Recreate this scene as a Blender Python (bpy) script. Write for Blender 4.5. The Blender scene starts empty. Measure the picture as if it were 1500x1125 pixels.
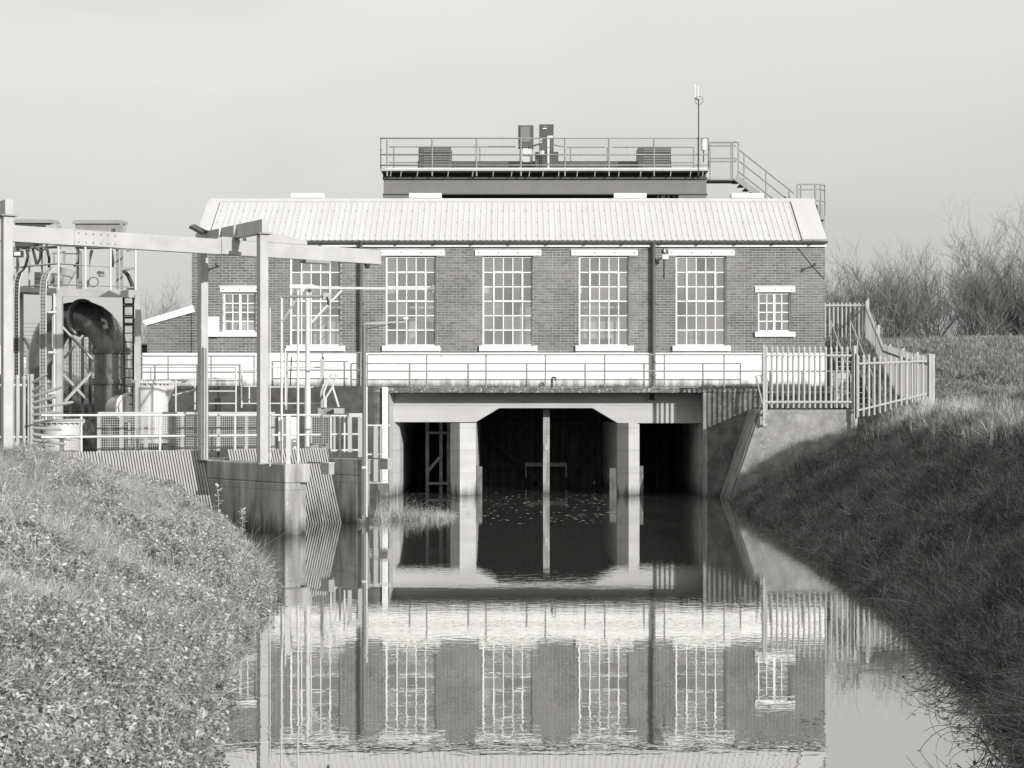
import bpy, math, random
import numpy as np
from mathutils import Vector
random.seed(7); rng = np.random.default_rng(7)
S = bpy.context.scene
COL = S.collection
R = math.radians

# ------------------------------------------------------------------ camera
F, CX, YH, H = 2560.0, 750.0, 603.0, 2.46      # focal length in px of a 1500 px wide frame, eye height above the water
cam = bpy.data.cameras.new('camera'); co = bpy.data.objects.new('camera', cam); COL.objects.link(co)
co.location = (0, 0, H); co.rotation_euler = (R(90), 0, 0)
cam.sensor_width = 36; cam.lens = F/1500*36; cam.shift_y = (YH-562.5)/1500
cam.clip_start = .1; cam.clip_end = 5000
S.camera = co

# ------------------------------------------------------------------ sky, sun, exposure
LD = Vector((-.60, .815, -.262)).normalized()    # direction the sunlight travels
el = math.asin(-LD.z); az = math.atan2(-LD.x, -LD.y)
W = bpy.data.worlds.new('World'); S.world = W; W.use_nodes = True
wn, wl = W.node_tree.nodes, W.node_tree.links; wn.clear()
sky = wn.new('ShaderNodeTexSky'); sky.sky_type = 'NISHITA'; sky.sun_disc = False
sky.sun_elevation = el; sky.sun_rotation = az; sky.air_density = 1.0; sky.dust_density = 3.0; sky.ozone_density = 1
bw = wn.new('ShaderNodeRGBToBW'); wl.new(sky.outputs[0], bw.inputs[0])
tcw = wn.new('ShaderNodeTexCoord')
mp = wn.new('ShaderNodeMapping'); mp.inputs['Scale'].default_value = (1.1, 1.1, 3.4); mp.inputs['Location'].default_value = (2.3, 1.2, .4)
wl.new(tcw.outputs['Generated'], mp.inputs[0])
nz = wn.new('ShaderNodeTexNoise'); nz.inputs['Scale'].default_value = 2.2; nz.inputs['Detail'].default_value = 5; nz.inputs['Roughness'].default_value = .5
nz.inputs['Distortion'].default_value = .5
wl.new(mp.outputs[0], nz.inputs[0])
# thin high cloud veil: even grey light, a little brighter overhead
sep = wn.new('ShaderNodeSeparateXYZ'); wl.new(tcw.outputs['Generated'], sep.inputs[0])
hr = wn.new('ShaderNodeMapRange'); hr.inputs['From Min'].default_value = 0.0; hr.inputs['From Max'].default_value = .26
hr.inputs['To Min'].default_value = 3.15; hr.inputs['To Max'].default_value = 5.3; wl.new(sep.outputs['Z'], hr.inputs['Value'])
cr = wn.new('ShaderNodeMapRange'); cr.inputs['From Min'].default_value = .3; cr.inputs['From Max'].default_value = .7
cr.inputs['To Min'].default_value = .91; cr.inputs['To Max'].default_value = 1.08; wl.new(nz.outputs[0], cr.inputs['Value'])
vm = wn.new('ShaderNodeMath'); vm.operation = 'MULTIPLY'; wl.new(hr.outputs[0], vm.inputs[0]); wl.new(cr.outputs[0], vm.inputs[1])
mx = wn.new('ShaderNodeMix'); mx.data_type = 'FLOAT'; mx.inputs[0].default_value = .82
wl.new(bw.outputs[0], mx.inputs[2]); wl.new(vm.outputs[0], mx.inputs[3])
comb = wn.new('ShaderNodeMix'); comb.data_type = 'RGBA'; comb.blend_type = 'MULTIPLY'; comb.inputs[0].default_value = 1
wl.new(mx.outputs[0], comb.inputs[6]); comb.inputs[7].default_value = (1.0, .992, .972, 1)
bg = wn.new('ShaderNodeBackground'); bg.inputs['Strength'].default_value = .12
wl.new(comb.outputs[2], bg.inputs[0])
wo = wn.new('ShaderNodeOutputWorld'); wl.new(bg.outputs[0], wo.inputs[0])
sun = bpy.data.lights.new('sun', 'SUN'); sun.energy = 3.0; sun.angle = R(.5); sun.color = (1, .99, .97)
so = bpy.data.objects.new('sun', sun); COL.objects.link(so); so.location = (20, -30, 15)
so.rotation_euler = LD.to_track_quat('-Z', 'Y').to_euler()
S.view_settings.view_transform = 'Standard'; S.view_settings.look = 'None'
S.view_settings.exposure = .5; S.view_settings.gamma = 1; S.view_settings.use_curve_mapping = False
S.cycles.max_bounces = 6; S.cycles.transparent_max_bounces = 12; S.cycles.caustics_reflective = False; S.cycles.caustics_refractive = False

# ------------------------------------------------------------------ materials (all greys: the photograph is black and white)
MATS = {}
def mat(name, c, rough=.7, metal=0., var=.12, scale=3., bump=0., bscale=40., stretch=(1, 1, 1), spots=0., spotcol=.6, spotscale=9., island=0., spec=.4,
        dirt=None, lines=0.):
    m = bpy.data.materials.new(name); m.use_nodes = True; n, l = m.node_tree.nodes, m.node_tree.links
    b = n['Principled BSDF']; b.inputs['Roughness'].default_value = rough; b.inputs['Metallic'].default_value = metal
    b.inputs['Specular IOR Level'].default_value = spec
    geo = n.new('ShaderNodeNewGeometry')
    mpn = n.new('ShaderNodeMapping'); mpn.inputs['Scale'].default_value = stretch; l.new(geo.outputs['Position'], mpn.inputs[0])
    t = n.new('ShaderNodeTexNoise'); t.inputs['Scale'].default_value = scale; t.inputs['Detail'].default_value = 6; t.inputs['Roughness'].default_value = .62
    l.new(mpn.outputs[0], t.inputs[0])
    r = n.new('ShaderNodeMapRange'); r.inputs['From Min'].default_value = .3; r.inputs['From Max'].default_value = .7
    r.inputs['To Min'].default_value = c*(1-var); r.inputs['To Max'].default_value = c*(1+var); l.new(t.outputs[0], r.inputs['Value'])
    val = r.outputs[0]
    def mix(fac, a, bval):
        q = n.new('ShaderNodeMix'); q.data_type = 'FLOAT'
        l.new(fac, q.inputs[0]); l.new(a, q.inputs[2])
        if isinstance(bval, float): q.inputs[3].default_value = bval
        else: l.new(bval, q.inputs[3])
        return q.outputs[0]
    if island:
        oi = n.new('ShaderNodeObjectInfo'); ad = n.new('ShaderNodeMath'); ad.operation = 'ADD'
        l.new(oi.outputs['Random'], ad.inputs[0]); l.new(geo.outputs['Random Per Island'], ad.inputs[1])
        fr = n.new('ShaderNodeMath'); fr.operation = 'FRACT'; l.new(ad.outputs[0], fr.inputs[0])
        pw = n.new('ShaderNodeMapRange'); pw.inputs['To Min'].default_value = 1-island; pw.inputs['To Max'].default_value = 1+island
        l.new(fr.outputs[0], pw.inputs['Value'])
        ml = n.new('ShaderNodeMath'); ml.operation = 'MULTIPLY'; l.new(val, ml.inputs[0]); l.new(pw.outputs[0], ml.inputs[1]); val = ml.outputs[0]
    if spots:
        t2 = n.new('ShaderNodeTexNoise'); t2.inputs['Scale'].default_value = spotscale; t2.inputs['Detail'].default_value = 8; t2.inputs['Roughness'].default_value = .7
        l.new(geo.outputs['Position'], t2.inputs[0])
        r2 = n.new('ShaderNodeMapRange'); r2.inputs['From Min'].default_value = 1-spots; r2.inputs['From Max'].default_value = 1-spots+.06
        l.new(t2.outputs[0], r2.inputs['Value']); val = mix(r2.outputs[0], val, float(spotcol))
    if dirt:   # (z low, z high, value): algae and damp creeping up from the foot, ragged edge
        sp = n.new('ShaderNodeSeparateXYZ'); l.new(geo.outputs['Position'], sp.inputs[0])
        mp3 = n.new('ShaderNodeMapping'); mp3.inputs['Scale'].default_value = (4, 4, .5); l.new(geo.outputs['Position'], mp3.inputs[0])
        t3 = n.new('ShaderNodeTexNoise'); t3.inputs['Scale'].default_value = 1.6; t3.inputs['Detail'].default_value = 7; l.new(mp3.outputs[0], t3.inputs[0])
        ms = n.new('ShaderNodeMath'); ms.operation = 'MULTIPLY_ADD'; ms.inputs[1].default_value = (dirt[1]-dirt[0])*2.2; l.new(t3.outputs[0], ms.inputs[0])
        l.new(sp.outputs['Z'], ms.inputs[2])
        r3 = n.new('ShaderNodeMapRange'); r3.inputs['From Min'].default_value = dirt[0]+(dirt[1]-dirt[0])*1.1; r3.inputs['From Max'].default_value = dirt[1]+(dirt[1]-dirt[0])*1.1
        r3.inputs['To Min'].default_value = 1; r3.inputs['To Max'].default_value = 0
        l.new(ms.outputs[0], r3.inputs['Value']); val = mix(r3.outputs[0], val, float(dirt[2]))
    if lines:
        sp2 = n.new('ShaderNodeSeparateXYZ'); l.new(geo.outputs['Position'], sp2.inputs[0])
        md = n.new('ShaderNodeMath'); md.operation = 'PINGPONG'; md.inputs[1].default_value = lines/2; l.new(sp2.outputs['Z'], md.inputs[0])
        lt = n.new('ShaderNodeMapRange'); lt.inputs['From Min'].default_value = .004; lt.inputs['From Max'].default_value = .014; lt.inputs['To Min'].default_value = .72; lt.inputs['To Max'].default_value = 1; l.new(md.outputs[0], lt.inputs['Value'])
        ml2 = n.new('ShaderNodeMath'); ml2.operation = 'MULTIPLY'; l.new(val, ml2.inputs[0]); l.new(lt.outputs[0], ml2.inputs[1]); val = ml2.outputs[0]
    cc = n.new('ShaderNodeCombineColor')
    for i, k in enumerate((1.0, .992, .97)):
        q = n.new('ShaderNodeMath'); q.operation = 'MULTIPLY'; q.inputs[1].default_value = k; l.new(val, q.inputs[0]); l.new(q.outputs[0], cc.inputs[i])
    l.new(cc.outputs[0], b.inputs['Base Color'])
    if bump:
        tb = n.new('ShaderNodeTexNoise'); tb.inputs['Scale'].default_value = bscale; tb.inputs['Detail'].default_value = 4; l.new(geo.outputs['Position'], tb.inputs[0])
        bb = n.new('ShaderNodeBump'); bb.inputs['Strength'].default_value = bump; bb.inputs['Distance'].default_value = .01
        l.new(tb.outputs[0], bb.inputs['Height']); l.new(bb.outputs[0], b.inputs['Normal'])
    MATS[name] = m
    return m
mat('brick', .165, .85, var=.34, scale=.7, bump=.5, bscale=60, island=.2)
mat('mortar', .42, .9, var=.2, scale=2, bump=.5, bscale=90)
mat('white_paint', .80, .55, var=.04, scale=4)
mat('plinth_paint', .82, .6, var=.06, scale=1.5, stretch=(2.5, 1, .5), dirt=(3.2, 3.42, .2), spots=.36, spotcol=.5, spotscale=4)
mat('roof_metal', .57, .45, var=.06, scale=1.5, stretch=(2, .4, .4))
mat('gutter', .12, .5, var=.15)
mat('galv', .42, .5, metal=.0, var=.12, scale=2.2, bump=.1)
mat('galv_bright', .60, .5, var=.08, scale=5)
mat('galv_dull', .27, .55, var=.14, scale=4)
mat('pale', .43, .5, var=.07, scale=2, island=.06)
mat('girder', .17, .5, var=.08, scale=.8, stretch=(3, 1, .4))
mat('dark_metal', .05, .5, var=.2)
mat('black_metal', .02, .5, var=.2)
mat('cabinet', .075, .45, var=.08)
mat('pipe_dark', .125, .26, var=.35, scale=1.7, spots=.42, spotcol=.05, spotscale=1.9, spec=.8)
mat('pipe_pale', .56, .5, var=.06, scale=2)
mat('concrete', .31, .85, var=.5, scale=1.5, stretch=(2.4, 2.4, .55), bump=.6, bscale=25, spots=.38, spotcol=.5, spotscale=7, dirt=(-.02, .38, .05), lines=.9)
mat('concrete_pale', .50, .8, var=.12, scale=1.2, stretch=(.6, .6, 2.5), bump=.3, bscale=20, dirt=(-.02, .32, .10), lines=.66)
mat('concrete_dark', .14, .85, var=.6, scale=2.6, bump=.8, bscale=18, spots=.40, spotcol=.34, spotscale=11, dirt=(-.1, .3, .03))
mat('concrete_lichen', .25, .85, var=.55, scale=1.5, bump=.8, bscale=18, spots=.41, spotcol=.45, spotscale=9, dirt=(-.1, .4, .08), lines=.8)
mat('deck_edge', .13, .9, var=.5, scale=5, bump=.8, bscale=20, spots=.44, spotcol=.5, spotscale=13)
mat('timber_dark', .14, .8, var=.5, scale=2.5, stretch=(2, 2, .4))
mat('timber', .3, .8, var=.3, scale=4)
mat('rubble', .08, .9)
mat('bar_steel', .37, .5, var=.12, scale=6, stretch=(1, 1, .3), dirt=(.0, .7, .16))
mat('screen_plate', .27, .6, var=.2, scale=3, stretch=(3, 3, .4), dirt=(.3, .95, .07))
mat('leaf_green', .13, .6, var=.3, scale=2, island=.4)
mat('interior', .8, .8, var=.15, scale=1.0)
mat('machine', .45, .5, var=.1)
mat('soil', .07, .95, var=.4, scale=3, bump=1, bscale=12)
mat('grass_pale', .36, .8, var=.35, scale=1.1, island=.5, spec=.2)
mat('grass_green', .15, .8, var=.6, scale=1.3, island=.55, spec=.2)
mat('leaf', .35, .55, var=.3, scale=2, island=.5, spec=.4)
mat('tussock', .25, .8, var=.3, scale=.9, island=.5, spec=.2)
mat('straw', .62, .8, var=.2, island=.2, spec=.2)
mat('bark', .19, .9, var=.3, scale=2, island=.2)
mat('far_grass', .29, .9, var=.3, scale=1.2, island=.3)
mat('flake', .5, .8)
mat('van_paint', .78, .3, var=.02)
mat('window_dark', .03, .15, var=.1, spec=.8)
mat('rubber', .03, .8)
mat('cable', .04, .6)

def mk(name, fn):
    m = bpy.data.materials.new(name); m.use_nodes = True; n, l = m.node_tree.nodes, m.node_tree.links
    n.clear(); out = n.new('ShaderNodeOutputMaterial'); l.new(fn(n, l), out.inputs[0]); MATS[name] = m
def glass(n, l):
    tr = n.new('ShaderNodeBsdfTransparent'); tr.inputs[0].default_value = (.93, .93, .92, 1)
    df = n.new('ShaderNodeBsdfDiffuse'); df.inputs[0].default_value = (.6, .595, .58, 1)
    gl = n.new('ShaderNodeBsdfGlossy'); gl.inputs['Roughness'].default_value = .03
    geo = n.new('ShaderNodeNewGeometry'); oi = n.new('ShaderNodeObjectInfo')
    t = n.new('ShaderNodeTexNoise'); t.inputs['Scale'].default_value = 1.3; t.inputs['Detail'].default_value = 5; l.new(geo.outputs['Position'], t.inputs[0])
    ad = n.new('ShaderNodeMath'); ad.operation = 'MULTIPLY_ADD'; ad.inputs[1].default_value = .16; l.new(oi.outputs['Random'], ad.inputs[0]); ad.inputs[2].default_value = .07
    a2 = n.new('ShaderNodeMath'); a2.operation = 'MULTIPLY_ADD'; a2.inputs[1].default_value = .08; l.new(t.outputs[0], a2.inputs[0]); l.new(ad.outputs[0], a2.inputs[2])
    m1 = n.new('ShaderNodeMixShader'); l.new(a2.outputs[0], m1.inputs[0]); l.new(tr.outputs[0], m1.inputs[1]); l.new(df.outputs[0], m1.inputs[2])
    m2 = n.new('ShaderNodeMixShader'); m2.inputs[0].default_value = .09; l.new(m1.outputs[0], m2.inputs[1]); l.new(gl.outputs[0], m2.inputs[2])
    return m2.outputs[0]
mk('glass', glass)
def water(n, l):
    geo = n.new('ShaderNodeNewGeometry')
    def noise(sc, st, det=3, dist=0.):
        mpn = n.new('ShaderNodeMapping'); mpn.inputs['Scale'].default_value = st; l.new(geo.outputs['Position'], mpn.inputs[0])
        t = n.new('ShaderNodeTexNoise'); t.inputs['Scale'].default_value = sc; t.inputs['Detail'].default_value = det; t.inputs['Distortion'].default_value = dist
        l.new(mpn.outputs[0], t.inputs[0]); return t.outputs[0]
    fine = noise(6.0, (.9, 1.3, 1), 2, .3); broad = noise(1.1, (.5, 1.4, 1), 2); mask = noise(.35, (.25, 1, 1), 2)
    mr = n.new('ShaderNodeMapRange'); mr.inputs['From Min'].default_value = .38; mr.inputs['From Max'].default_value = .62
    mr.inputs['To Min'].default_value = .25; mr.inputs['To Max'].default_value = 1.0; l.new(mask, mr.inputs['Value'])
    q = n.new('ShaderNodeMath'); q.operation = 'MULTIPLY'; l.new(fine, q.inputs[0]); l.new(mr.outputs[0], q.inputs[1])
    q2 = n.new('ShaderNodeMath'); q2.operation = 'MULTIPLY_ADD'; q2.inputs[1].default_value = .9; l.new(broad, q2.inputs[0]); l.new(q.outputs[0], q2.inputs[2])
    bp = n.new('ShaderNodeBump'); bp.inputs['Strength'].default_value = 1; bp.inputs['Distance'].default_value = .0008; l.new(q2.outputs[0], bp.inputs['Height'])
    gl = n.new('ShaderNodeBsdfGlossy'); gl.inputs['Roughness'].default_value = 0.0; gl.inputs[0].default_value = (.97, .97, .96, 1); l.new(bp.outputs[0], gl.inputs['Normal'])
    df = n.new('ShaderNodeBsdfDiffuse'); df.inputs[0].default_value = (.11, .11, .107, 1)
    lw = n.new('ShaderNodeLayerWeight'); lw.inputs['Blend'].default_value = .5; l.new(bp.outputs[0], lw.inputs['Normal'])
    pw = n.new('ShaderNodeMath'); pw.operation = 'POWER'; pw.inputs[1].default_value = 2.3; l.new(lw.outputs['Facing'], pw.inputs[0])
    fr = n.new('ShaderNodeMath'); fr.operation = 'MULTIPLY_ADD'; fr.inputs[1].default_value = .79; fr.inputs[2].default_value = .16; l.new(pw.outputs[0], fr.inputs[0])
    ms = n.new('ShaderNodeMixShader'); l.new(fr.outputs[0], ms.inputs[0]); l.new(df.outputs[0], ms.inputs[1]); l.new(gl.outputs[0], ms.inputs[2])
    return ms.outputs[0]
mk('water', water)
M = MATS

# ------------------------------------------------------------------ helpers
def P(px, py, Y): return Vector(((px-CX)*Y/F, Y, H-(py-YH)*Y/F))
LOC = {}
def wloc(o): return LOC.get(o.name, Vector((0, 0, 0))) if o else Vector((0, 0, 0))
def tagit(o, label=None, cat=None, group=None, kind=None, category=None):
    cat = cat or category
    if label: o['label'] = label
    if cat: o['category'] = cat
    if group: o['group'] = group
    if kind: o['kind'] = kind
    return o
def thing(name, loc, label, cat, group=None):
    o = bpy.data.objects.new(name, None); COL.objects.link(o); o.location = loc; o.empty_display_size = .2
    LOC[o.name] = Vector(loc); return tagit(o, label, cat, group)
class MB:
    def __init__(s): s.v = []; s.f = []; s.sm = []
    def add(s, vs, fs, smooth=False):
        k = len(s.v); s.v += [tuple(v) for v in vs]; s.f += [tuple(i+k for i in f) for f in fs]; s.sm += [smooth]*len(fs); return s
    def box(s, x0, x1, y0, y1, z0, z1):
        return s.add([(x0,y0,z0),(x1,y0,z0),(x1,y1,z0),(x0,y1,z0),(x0,y0,z1),(x1,y0,z1),(x1,y1,z1),(x0,y1,z1)],
                     [(0,3,2,1),(4,5,6,7),(0,1,5,4),(1,2,6,5),(2,3,7,6),(3,0,4,7)])
    def obox(s, c, ax, ay, az):   # oriented box: centre and three half-axis vectors
        c, ax, ay, az = map(Vector, (c, ax, ay, az)); vs = []
        for k in (-1, 1):
            for i, j in ((-1,-1),(1,-1),(1,1),(-1,1)): vs.append(c+ax*i+ay*j+az*k)
        return s.add(vs, [(0,3,2,1),(4,5,6,7),(0,1,5,4),(1,2,6,5),(2,3,7,6),(3,0,4,7)])
    def bar(s, p, q, w, h=None, up=(0, 0, 1)):   # rectangular bar from p to q
        p, q = Vector(p), Vector(q); d = q-p; h = h or w; up = Vector(up)
        if abs(d.normalized().dot(up)) > .99: up = Vector((0, 1, 0))
        sx = d.cross(up).normalized(); sy = sx.cross(d).normalized()
        return s.obox((p+q)/2, sx*w/2, d/2, sy*h/2)
    def tube(s, pts, r, n=8, cap=True, rr=None):
        pts = [Vector(p) for p in pts]; k = len(pts); ring = []; prev = None
        for i, p in enumerate(pts):
            d = (pts[min(i+1, k-1)]-pts[max(i-1, 0)]).normalized()
            if prev is None:
                a = Vector((0, 0, 1)) if abs(d.z) < .9 else Vector((1, 0, 0)); x = d.cross(a).normalized()
            else: x = (prev-d*prev.dot(d)).normalized()
            prev = x; y = d.cross(x); rad = rr[i] if rr else r
            ring.append([p+x*math.cos(2*math.pi*j/n)*rad+y*math.sin(2*math.pi*j/n)*rad for j in range(n)])
        vs = [v for g in ring for v in g]; fs = []
        for i in range(k-1):
            for j in range(n): a, b = i*n+j, i*n+(j+1) % n; fs.append((a, b, b+n, a+n))
        s.add(vs, fs, n > 5)
        if cap: s.add(ring[0], [tuple(range(n))[::-1]]); s.add(ring[-1], [tuple(range(n))])
        return s
    def prism(s, poly, y0, y1):   # polygon in XZ (counter-clockwise seen from -Y), extruded in Y
        n = len(poly); vs = [(x, y0, z) for x, z in poly]+[(x, y1, z) for x, z in poly]
        return s.add(vs, [tuple(range(n)), tuple(range(2*n-1, n-1, -1))]+[(i, i+n, (i+1) % n+n, (i+1) % n) for i in range(n)])
    def prismz(s, poly, z0, z1):
        n = len(poly); vs = [(x, y, z0) for x, y in poly]+[(x, y, z1) for x, y in poly]
        return s.add(vs, [tuple(range(n))[::-1], tuple(range(n, 2*n))]+[(i, (i+1) % n, (i+1) % n+n, i+n) for i in range(n)])
def part(name, mb, m, parent=None, bevel=0, **kw):
    a = np.array(mb.v); c = Vector((a.min(0)+a.max(0))/2); 
    me = bpy.data.meshes.new(name); me.from_pydata([tuple(Vector(v)-c) for v in mb.v], [], mb.f); me.materials.append(M[m])
    me.polygons.foreach_set('use_smooth', mb.sm); me.update()
    o = bpy.data.objects.new(name, me); COL.objects.link(o)
    o.parent = parent; o.location = c-wloc(parent); LOC[o.name] = c
    if bevel:
        b = o.modifiers.new('bevel', 'BEVEL'); b.width = bevel; b.segments = 2; b.limit_method = 'ANGLE'
    return tagit(o, **kw)
BOXC = {}
def bpart(name, x0, x1, y0, y1, z0, z1, m, parent=None, **kw):   # axis-aligned box part sharing mesh data
    d = (round(x1-x0, 4), round(y1-y0, 4), round(z1-z0, 4), m, name)
    if d not in BOXC:
        mb = MB().box(-d[0]/2, d[0]/2, -d[1]/2, d[1]/2, -d[2]/2, d[2]/2)
        me = bpy.data.meshes.new(name); me.from_pydata(mb.v, [], mb.f); me.materials.append(M[m]); BOXC[d] = me
    o = bpy.data.objects.new(name, BOXC[d]); COL.objects.link(o); c = Vector(((x0+x1)/2, (y0+y1)/2, (z0+z1)/2))
    o.parent = parent; o.location = c-wloc(parent); LOC[o.name] = c
    return tagit(o, **kw)
def place(name, me, loc, parent=None, rotz=0, **kw):
    o = bpy.data.objects.new(name, me); COL.objects.link(o); o.parent = parent; o.location = Vector(loc)-wloc(parent)
    o.rotation_euler = (0, 0, rotz); LOC[o.name] = Vector(loc); return tagit(o, **kw)
def mesh_of(name, mb, m):
    me = bpy.data.meshes.new(name); me.from_pydata(mb.v, [], mb.f); me.materials.append(M[m]); me.polygons.foreach_set('use_smooth', mb.sm); return me
def smooth01(t): t = np.clip(t, 0, 1); return t*t*(3-2*t)

# local axes of the intake on the left: VD along the screens, UD from the water back (the sun shines along UD)
VD = Vector((.79, .613, 0)); UD = Vector((-.613, .79, 0))
K1 = Vector((-4.49, 34.6, 0)); K2 = Vector((-3.39, 38.2, 0))
def uv(u, v, z, o=K1): return Vector((o.x, o.y, 0))+UD*u+VD*v+Vector((0, 0, z))

# ------------------------------------------------------------------ ground
YL = [0, 12, 13.8, 18.1, 23.6, 28, 32, 36, 40, 200]; XLv = [-2.0, -2.2, -2.45, -3.0, -3.3, -4.1, -5.0, -5.85, -6.4, -6.4]
YR = [0, 12, 14.4, 17.6, 22.7, 27.7, 36.6, 46, 50]; XRv = [3.4, 3.66, 4.1, 4.45, 4.95, 5.15, 5.6, 5.95, 6.2]
def ground_z(x, y):
    x = np.asarray(x, float); y = np.asarray(y, float)
    xl = np.interp(y, YL, XLv); xr = np.interp(y, YR, XRv)
    lum = np.sin(x*6.1+y*1.9+1.5*np.sin(y*1.1))*np.sin(y*3.7-x*1.3+1.2*np.sin(x*2.3))+.6*np.sin(x*9.7-y*4.1)*np.sin(y*6.3+x*2.9)
    wob = lum*np.where(x > 0, .12, .055)+.10*np.sin(x*1.7+y*.9)+.08*np.sin(y*1.3-x*.6)+.05*np.sin(x*3.1+2)*np.sin(y*2.7)
    # left bank
    dl = xl-x
    capl = np.interp(y, [0, 20, 30, 34, 37, 60], [1.75, 1.8, 1.9, 1.75, 1.6, 1.6])
    zl = np.where(dl > 0, capl*np.tanh(dl*.56/capl*1.05), dl*1.6)+wob*np.clip(dl, 0, 1)*.8
    # yard behind the screens
    us = (x-K1.x)*UD.x+(y-K1.y)*UD.y; vs = (x-K1.x)*VD.x+(y-K1.y)*VD.y
    yard = 1.36+smooth01((y-43.2)/6.8)*1.84
    edge = np.where(vs < 3.35, yard, yard-(vs-3.35)*1.9)
    zl = np.where((us > 3.75) & (x < -1), np.where(vs < 3.35, yard, np.minimum(yard, np.maximum(edge, -1))), zl)
    # right bank
    dr = x-xr
    c = np.interp(y, [0, 20, 30, 40, 47, 60], [2.15, 2.15, 2.15, 2.2, 2.3, 2.8])
    sl = np.interp(y, [0, 36, 47], [.66, .62, .50])
    zr = np.where(dr > 0, np.minimum(sl*dr, c), dr*1.6)
    tl = np.interp(y, [0, 38, 45.5], [.07, .09, .28])
    zr = np.where(sl*dr > c*.93, c*.93+(sl*dr-c*.93)*tl, zr)
    zr = zr+wob*np.clip(dr, 0, 1)*.9
    z = np.where(x < 0, zl, zr)
    # behind the building: level yard, then the flood bank
    flood = 3.2+1.75*smooth01((y-53)/8.5)*(x > -6)
    back = np.where(x < 9.3, 3.2, np.maximum(np.where(x > 0, zr, -9), 2.6))
    z = np.where(y > 50.35, np.where((x > 9.3), np.minimum(np.maximum(z, 2.6), 3.4), 3.2), z)
    mz = smooth01((y-51.5)/10.5)
    far = 4.92+.05*np.sin(x*.8)
    z = np.where((y > 48.3) & (x > 11.2), (1-mz)*np.minimum(z, 3.1)+mz*far, z)
    z = np.where((y > 57.5) & (x > -7) & (x <= 11.2), 3.2+1.72*smooth01((y-57.5)/4), z)
    z = np.where(y > 66, np.where(x > -7, 4.9-np.clip((y-66)*.18, 0, 2.2), 3.2), z)
    # the channel, running under the building through the culvert
    inculv = (x > -3.9) & (x < 6.15) & (y > 47) & (y < 61.3)
    z = np.where(inculv, -1.2, z)
    inblk = (x > 5.2) & (x < 9.4) & (y > 47.95) & (y < 50.6)
    z = np.where(inblk, -1.2, z)
    return np.maximum(z, -1.2)
def grid_obj(name, xs, ys, m, zf, **kw):
    X, Y = np.meshgrid(xs, ys); Z = zf(X, Y)
    V = np.stack([X, Y, Z], -1).reshape(-1, 3); nx, ny = len(xs), len(ys)
    i = np.arange(ny-1)[:, None]*nx+np.arange(nx-1)[None]; i = i.ravel()
    Fc = np.stack([i, i+1, i+nx+1, i+nx], -1)
    me = bpy.data.meshes.new(name); me.vertices.add(len(V)); me.vertices.foreach_set('co', V.ravel())
    me.loops.add(Fc.size); me.loops.foreach_set('vertex_index', Fc.ravel()); me.polygons.add(len(Fc))
    me.polygons.foreach_set('loop_start', np.arange(0, Fc.size, 4)); me.polygons.foreach_set('use_smooth', np.ones(len(Fc), bool))
    me.update(); me.materials.append(M[m]); o = bpy.data.objects.new(name, me); COL.objects.link(o); return tagit(o, **kw)
xs = np.concatenate([[-1500, -600, -250, -120, -60, -35], np.arange(-25, 25.01, .2), [35, 60, 120, 250, 600, 1500]])
ys = np.concatenate([[-300, -60, -10], np.arange(0, 72.01, .2), [80, 100, 140, 220, 400, 900, 2500]])
grid_obj('ground', xs, ys, 'soil', ground_z, kind='structure')
part('canal_water', MB().add([(-3.95, 47, 0), (6.4, 47, 0), (6.4, 61.2, 0), (-3.95, 61.2, 0)], [(0, 1, 2, 3)])
     .add([(-9, -40, 0), (9, -40, 0), (9, 47, 0), (-9, 47, 0)], [(0, 1, 2, 3)]), 'water', kind='structure')

# ------------------------------------------------------------------ pumping station
YF = 51.2                                   # facade plane
def fx(px): return (px-CX)/50.
def fz(py): return H-(py-YH)/50.
station = thing('pumping_station', (0, YF, 3.2), 'brick pumping station with tall white-barred windows and ribbed metal roof above the culvert', 'building')
XA, XB = fx(281), fx(1208.5)
ZB, ZT = fz(517), fz(357.5)
WIN = [(425, 375, 499, 507, 5, 6), (565, 375, 639, 507, 5, 6), (707, 375, 781, 507, 5, 6), (848, 375, 922, 507, 5, 6), (990, 375, 1064, 507, 5, 6),
       (327, 428.5, 375, 486, 4, 4), (1110.5, 428.5, 1158.5, 486, 4, 4)]
OPEN = [(fx(a), fx(c), fz(d), fz(b)) for a, b, c, d, _, _ in WIN]
# wall with real openings (mortar-coloured core), split in columns and rows
wall = None
mb = MB()
cuts = sorted({XA, XB, *[v for o in OPEN for v in o[:2]]})
for a, b in zip(cuts, cuts[1:]):
    ops = sorted([(o[2], o[3]) for o in OPEN if o[0] <= a+1e-6 and o[1] >= b-1e-6]); z = 3.0
    for z0, z1 in ops: mb.box(a, b, YF, YF+.33, z, z0); z = z1
    mb.box(a, b, YF, YF+.33, z, ZT)
wall = part('wall', mb, 'mortar', station)
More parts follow.
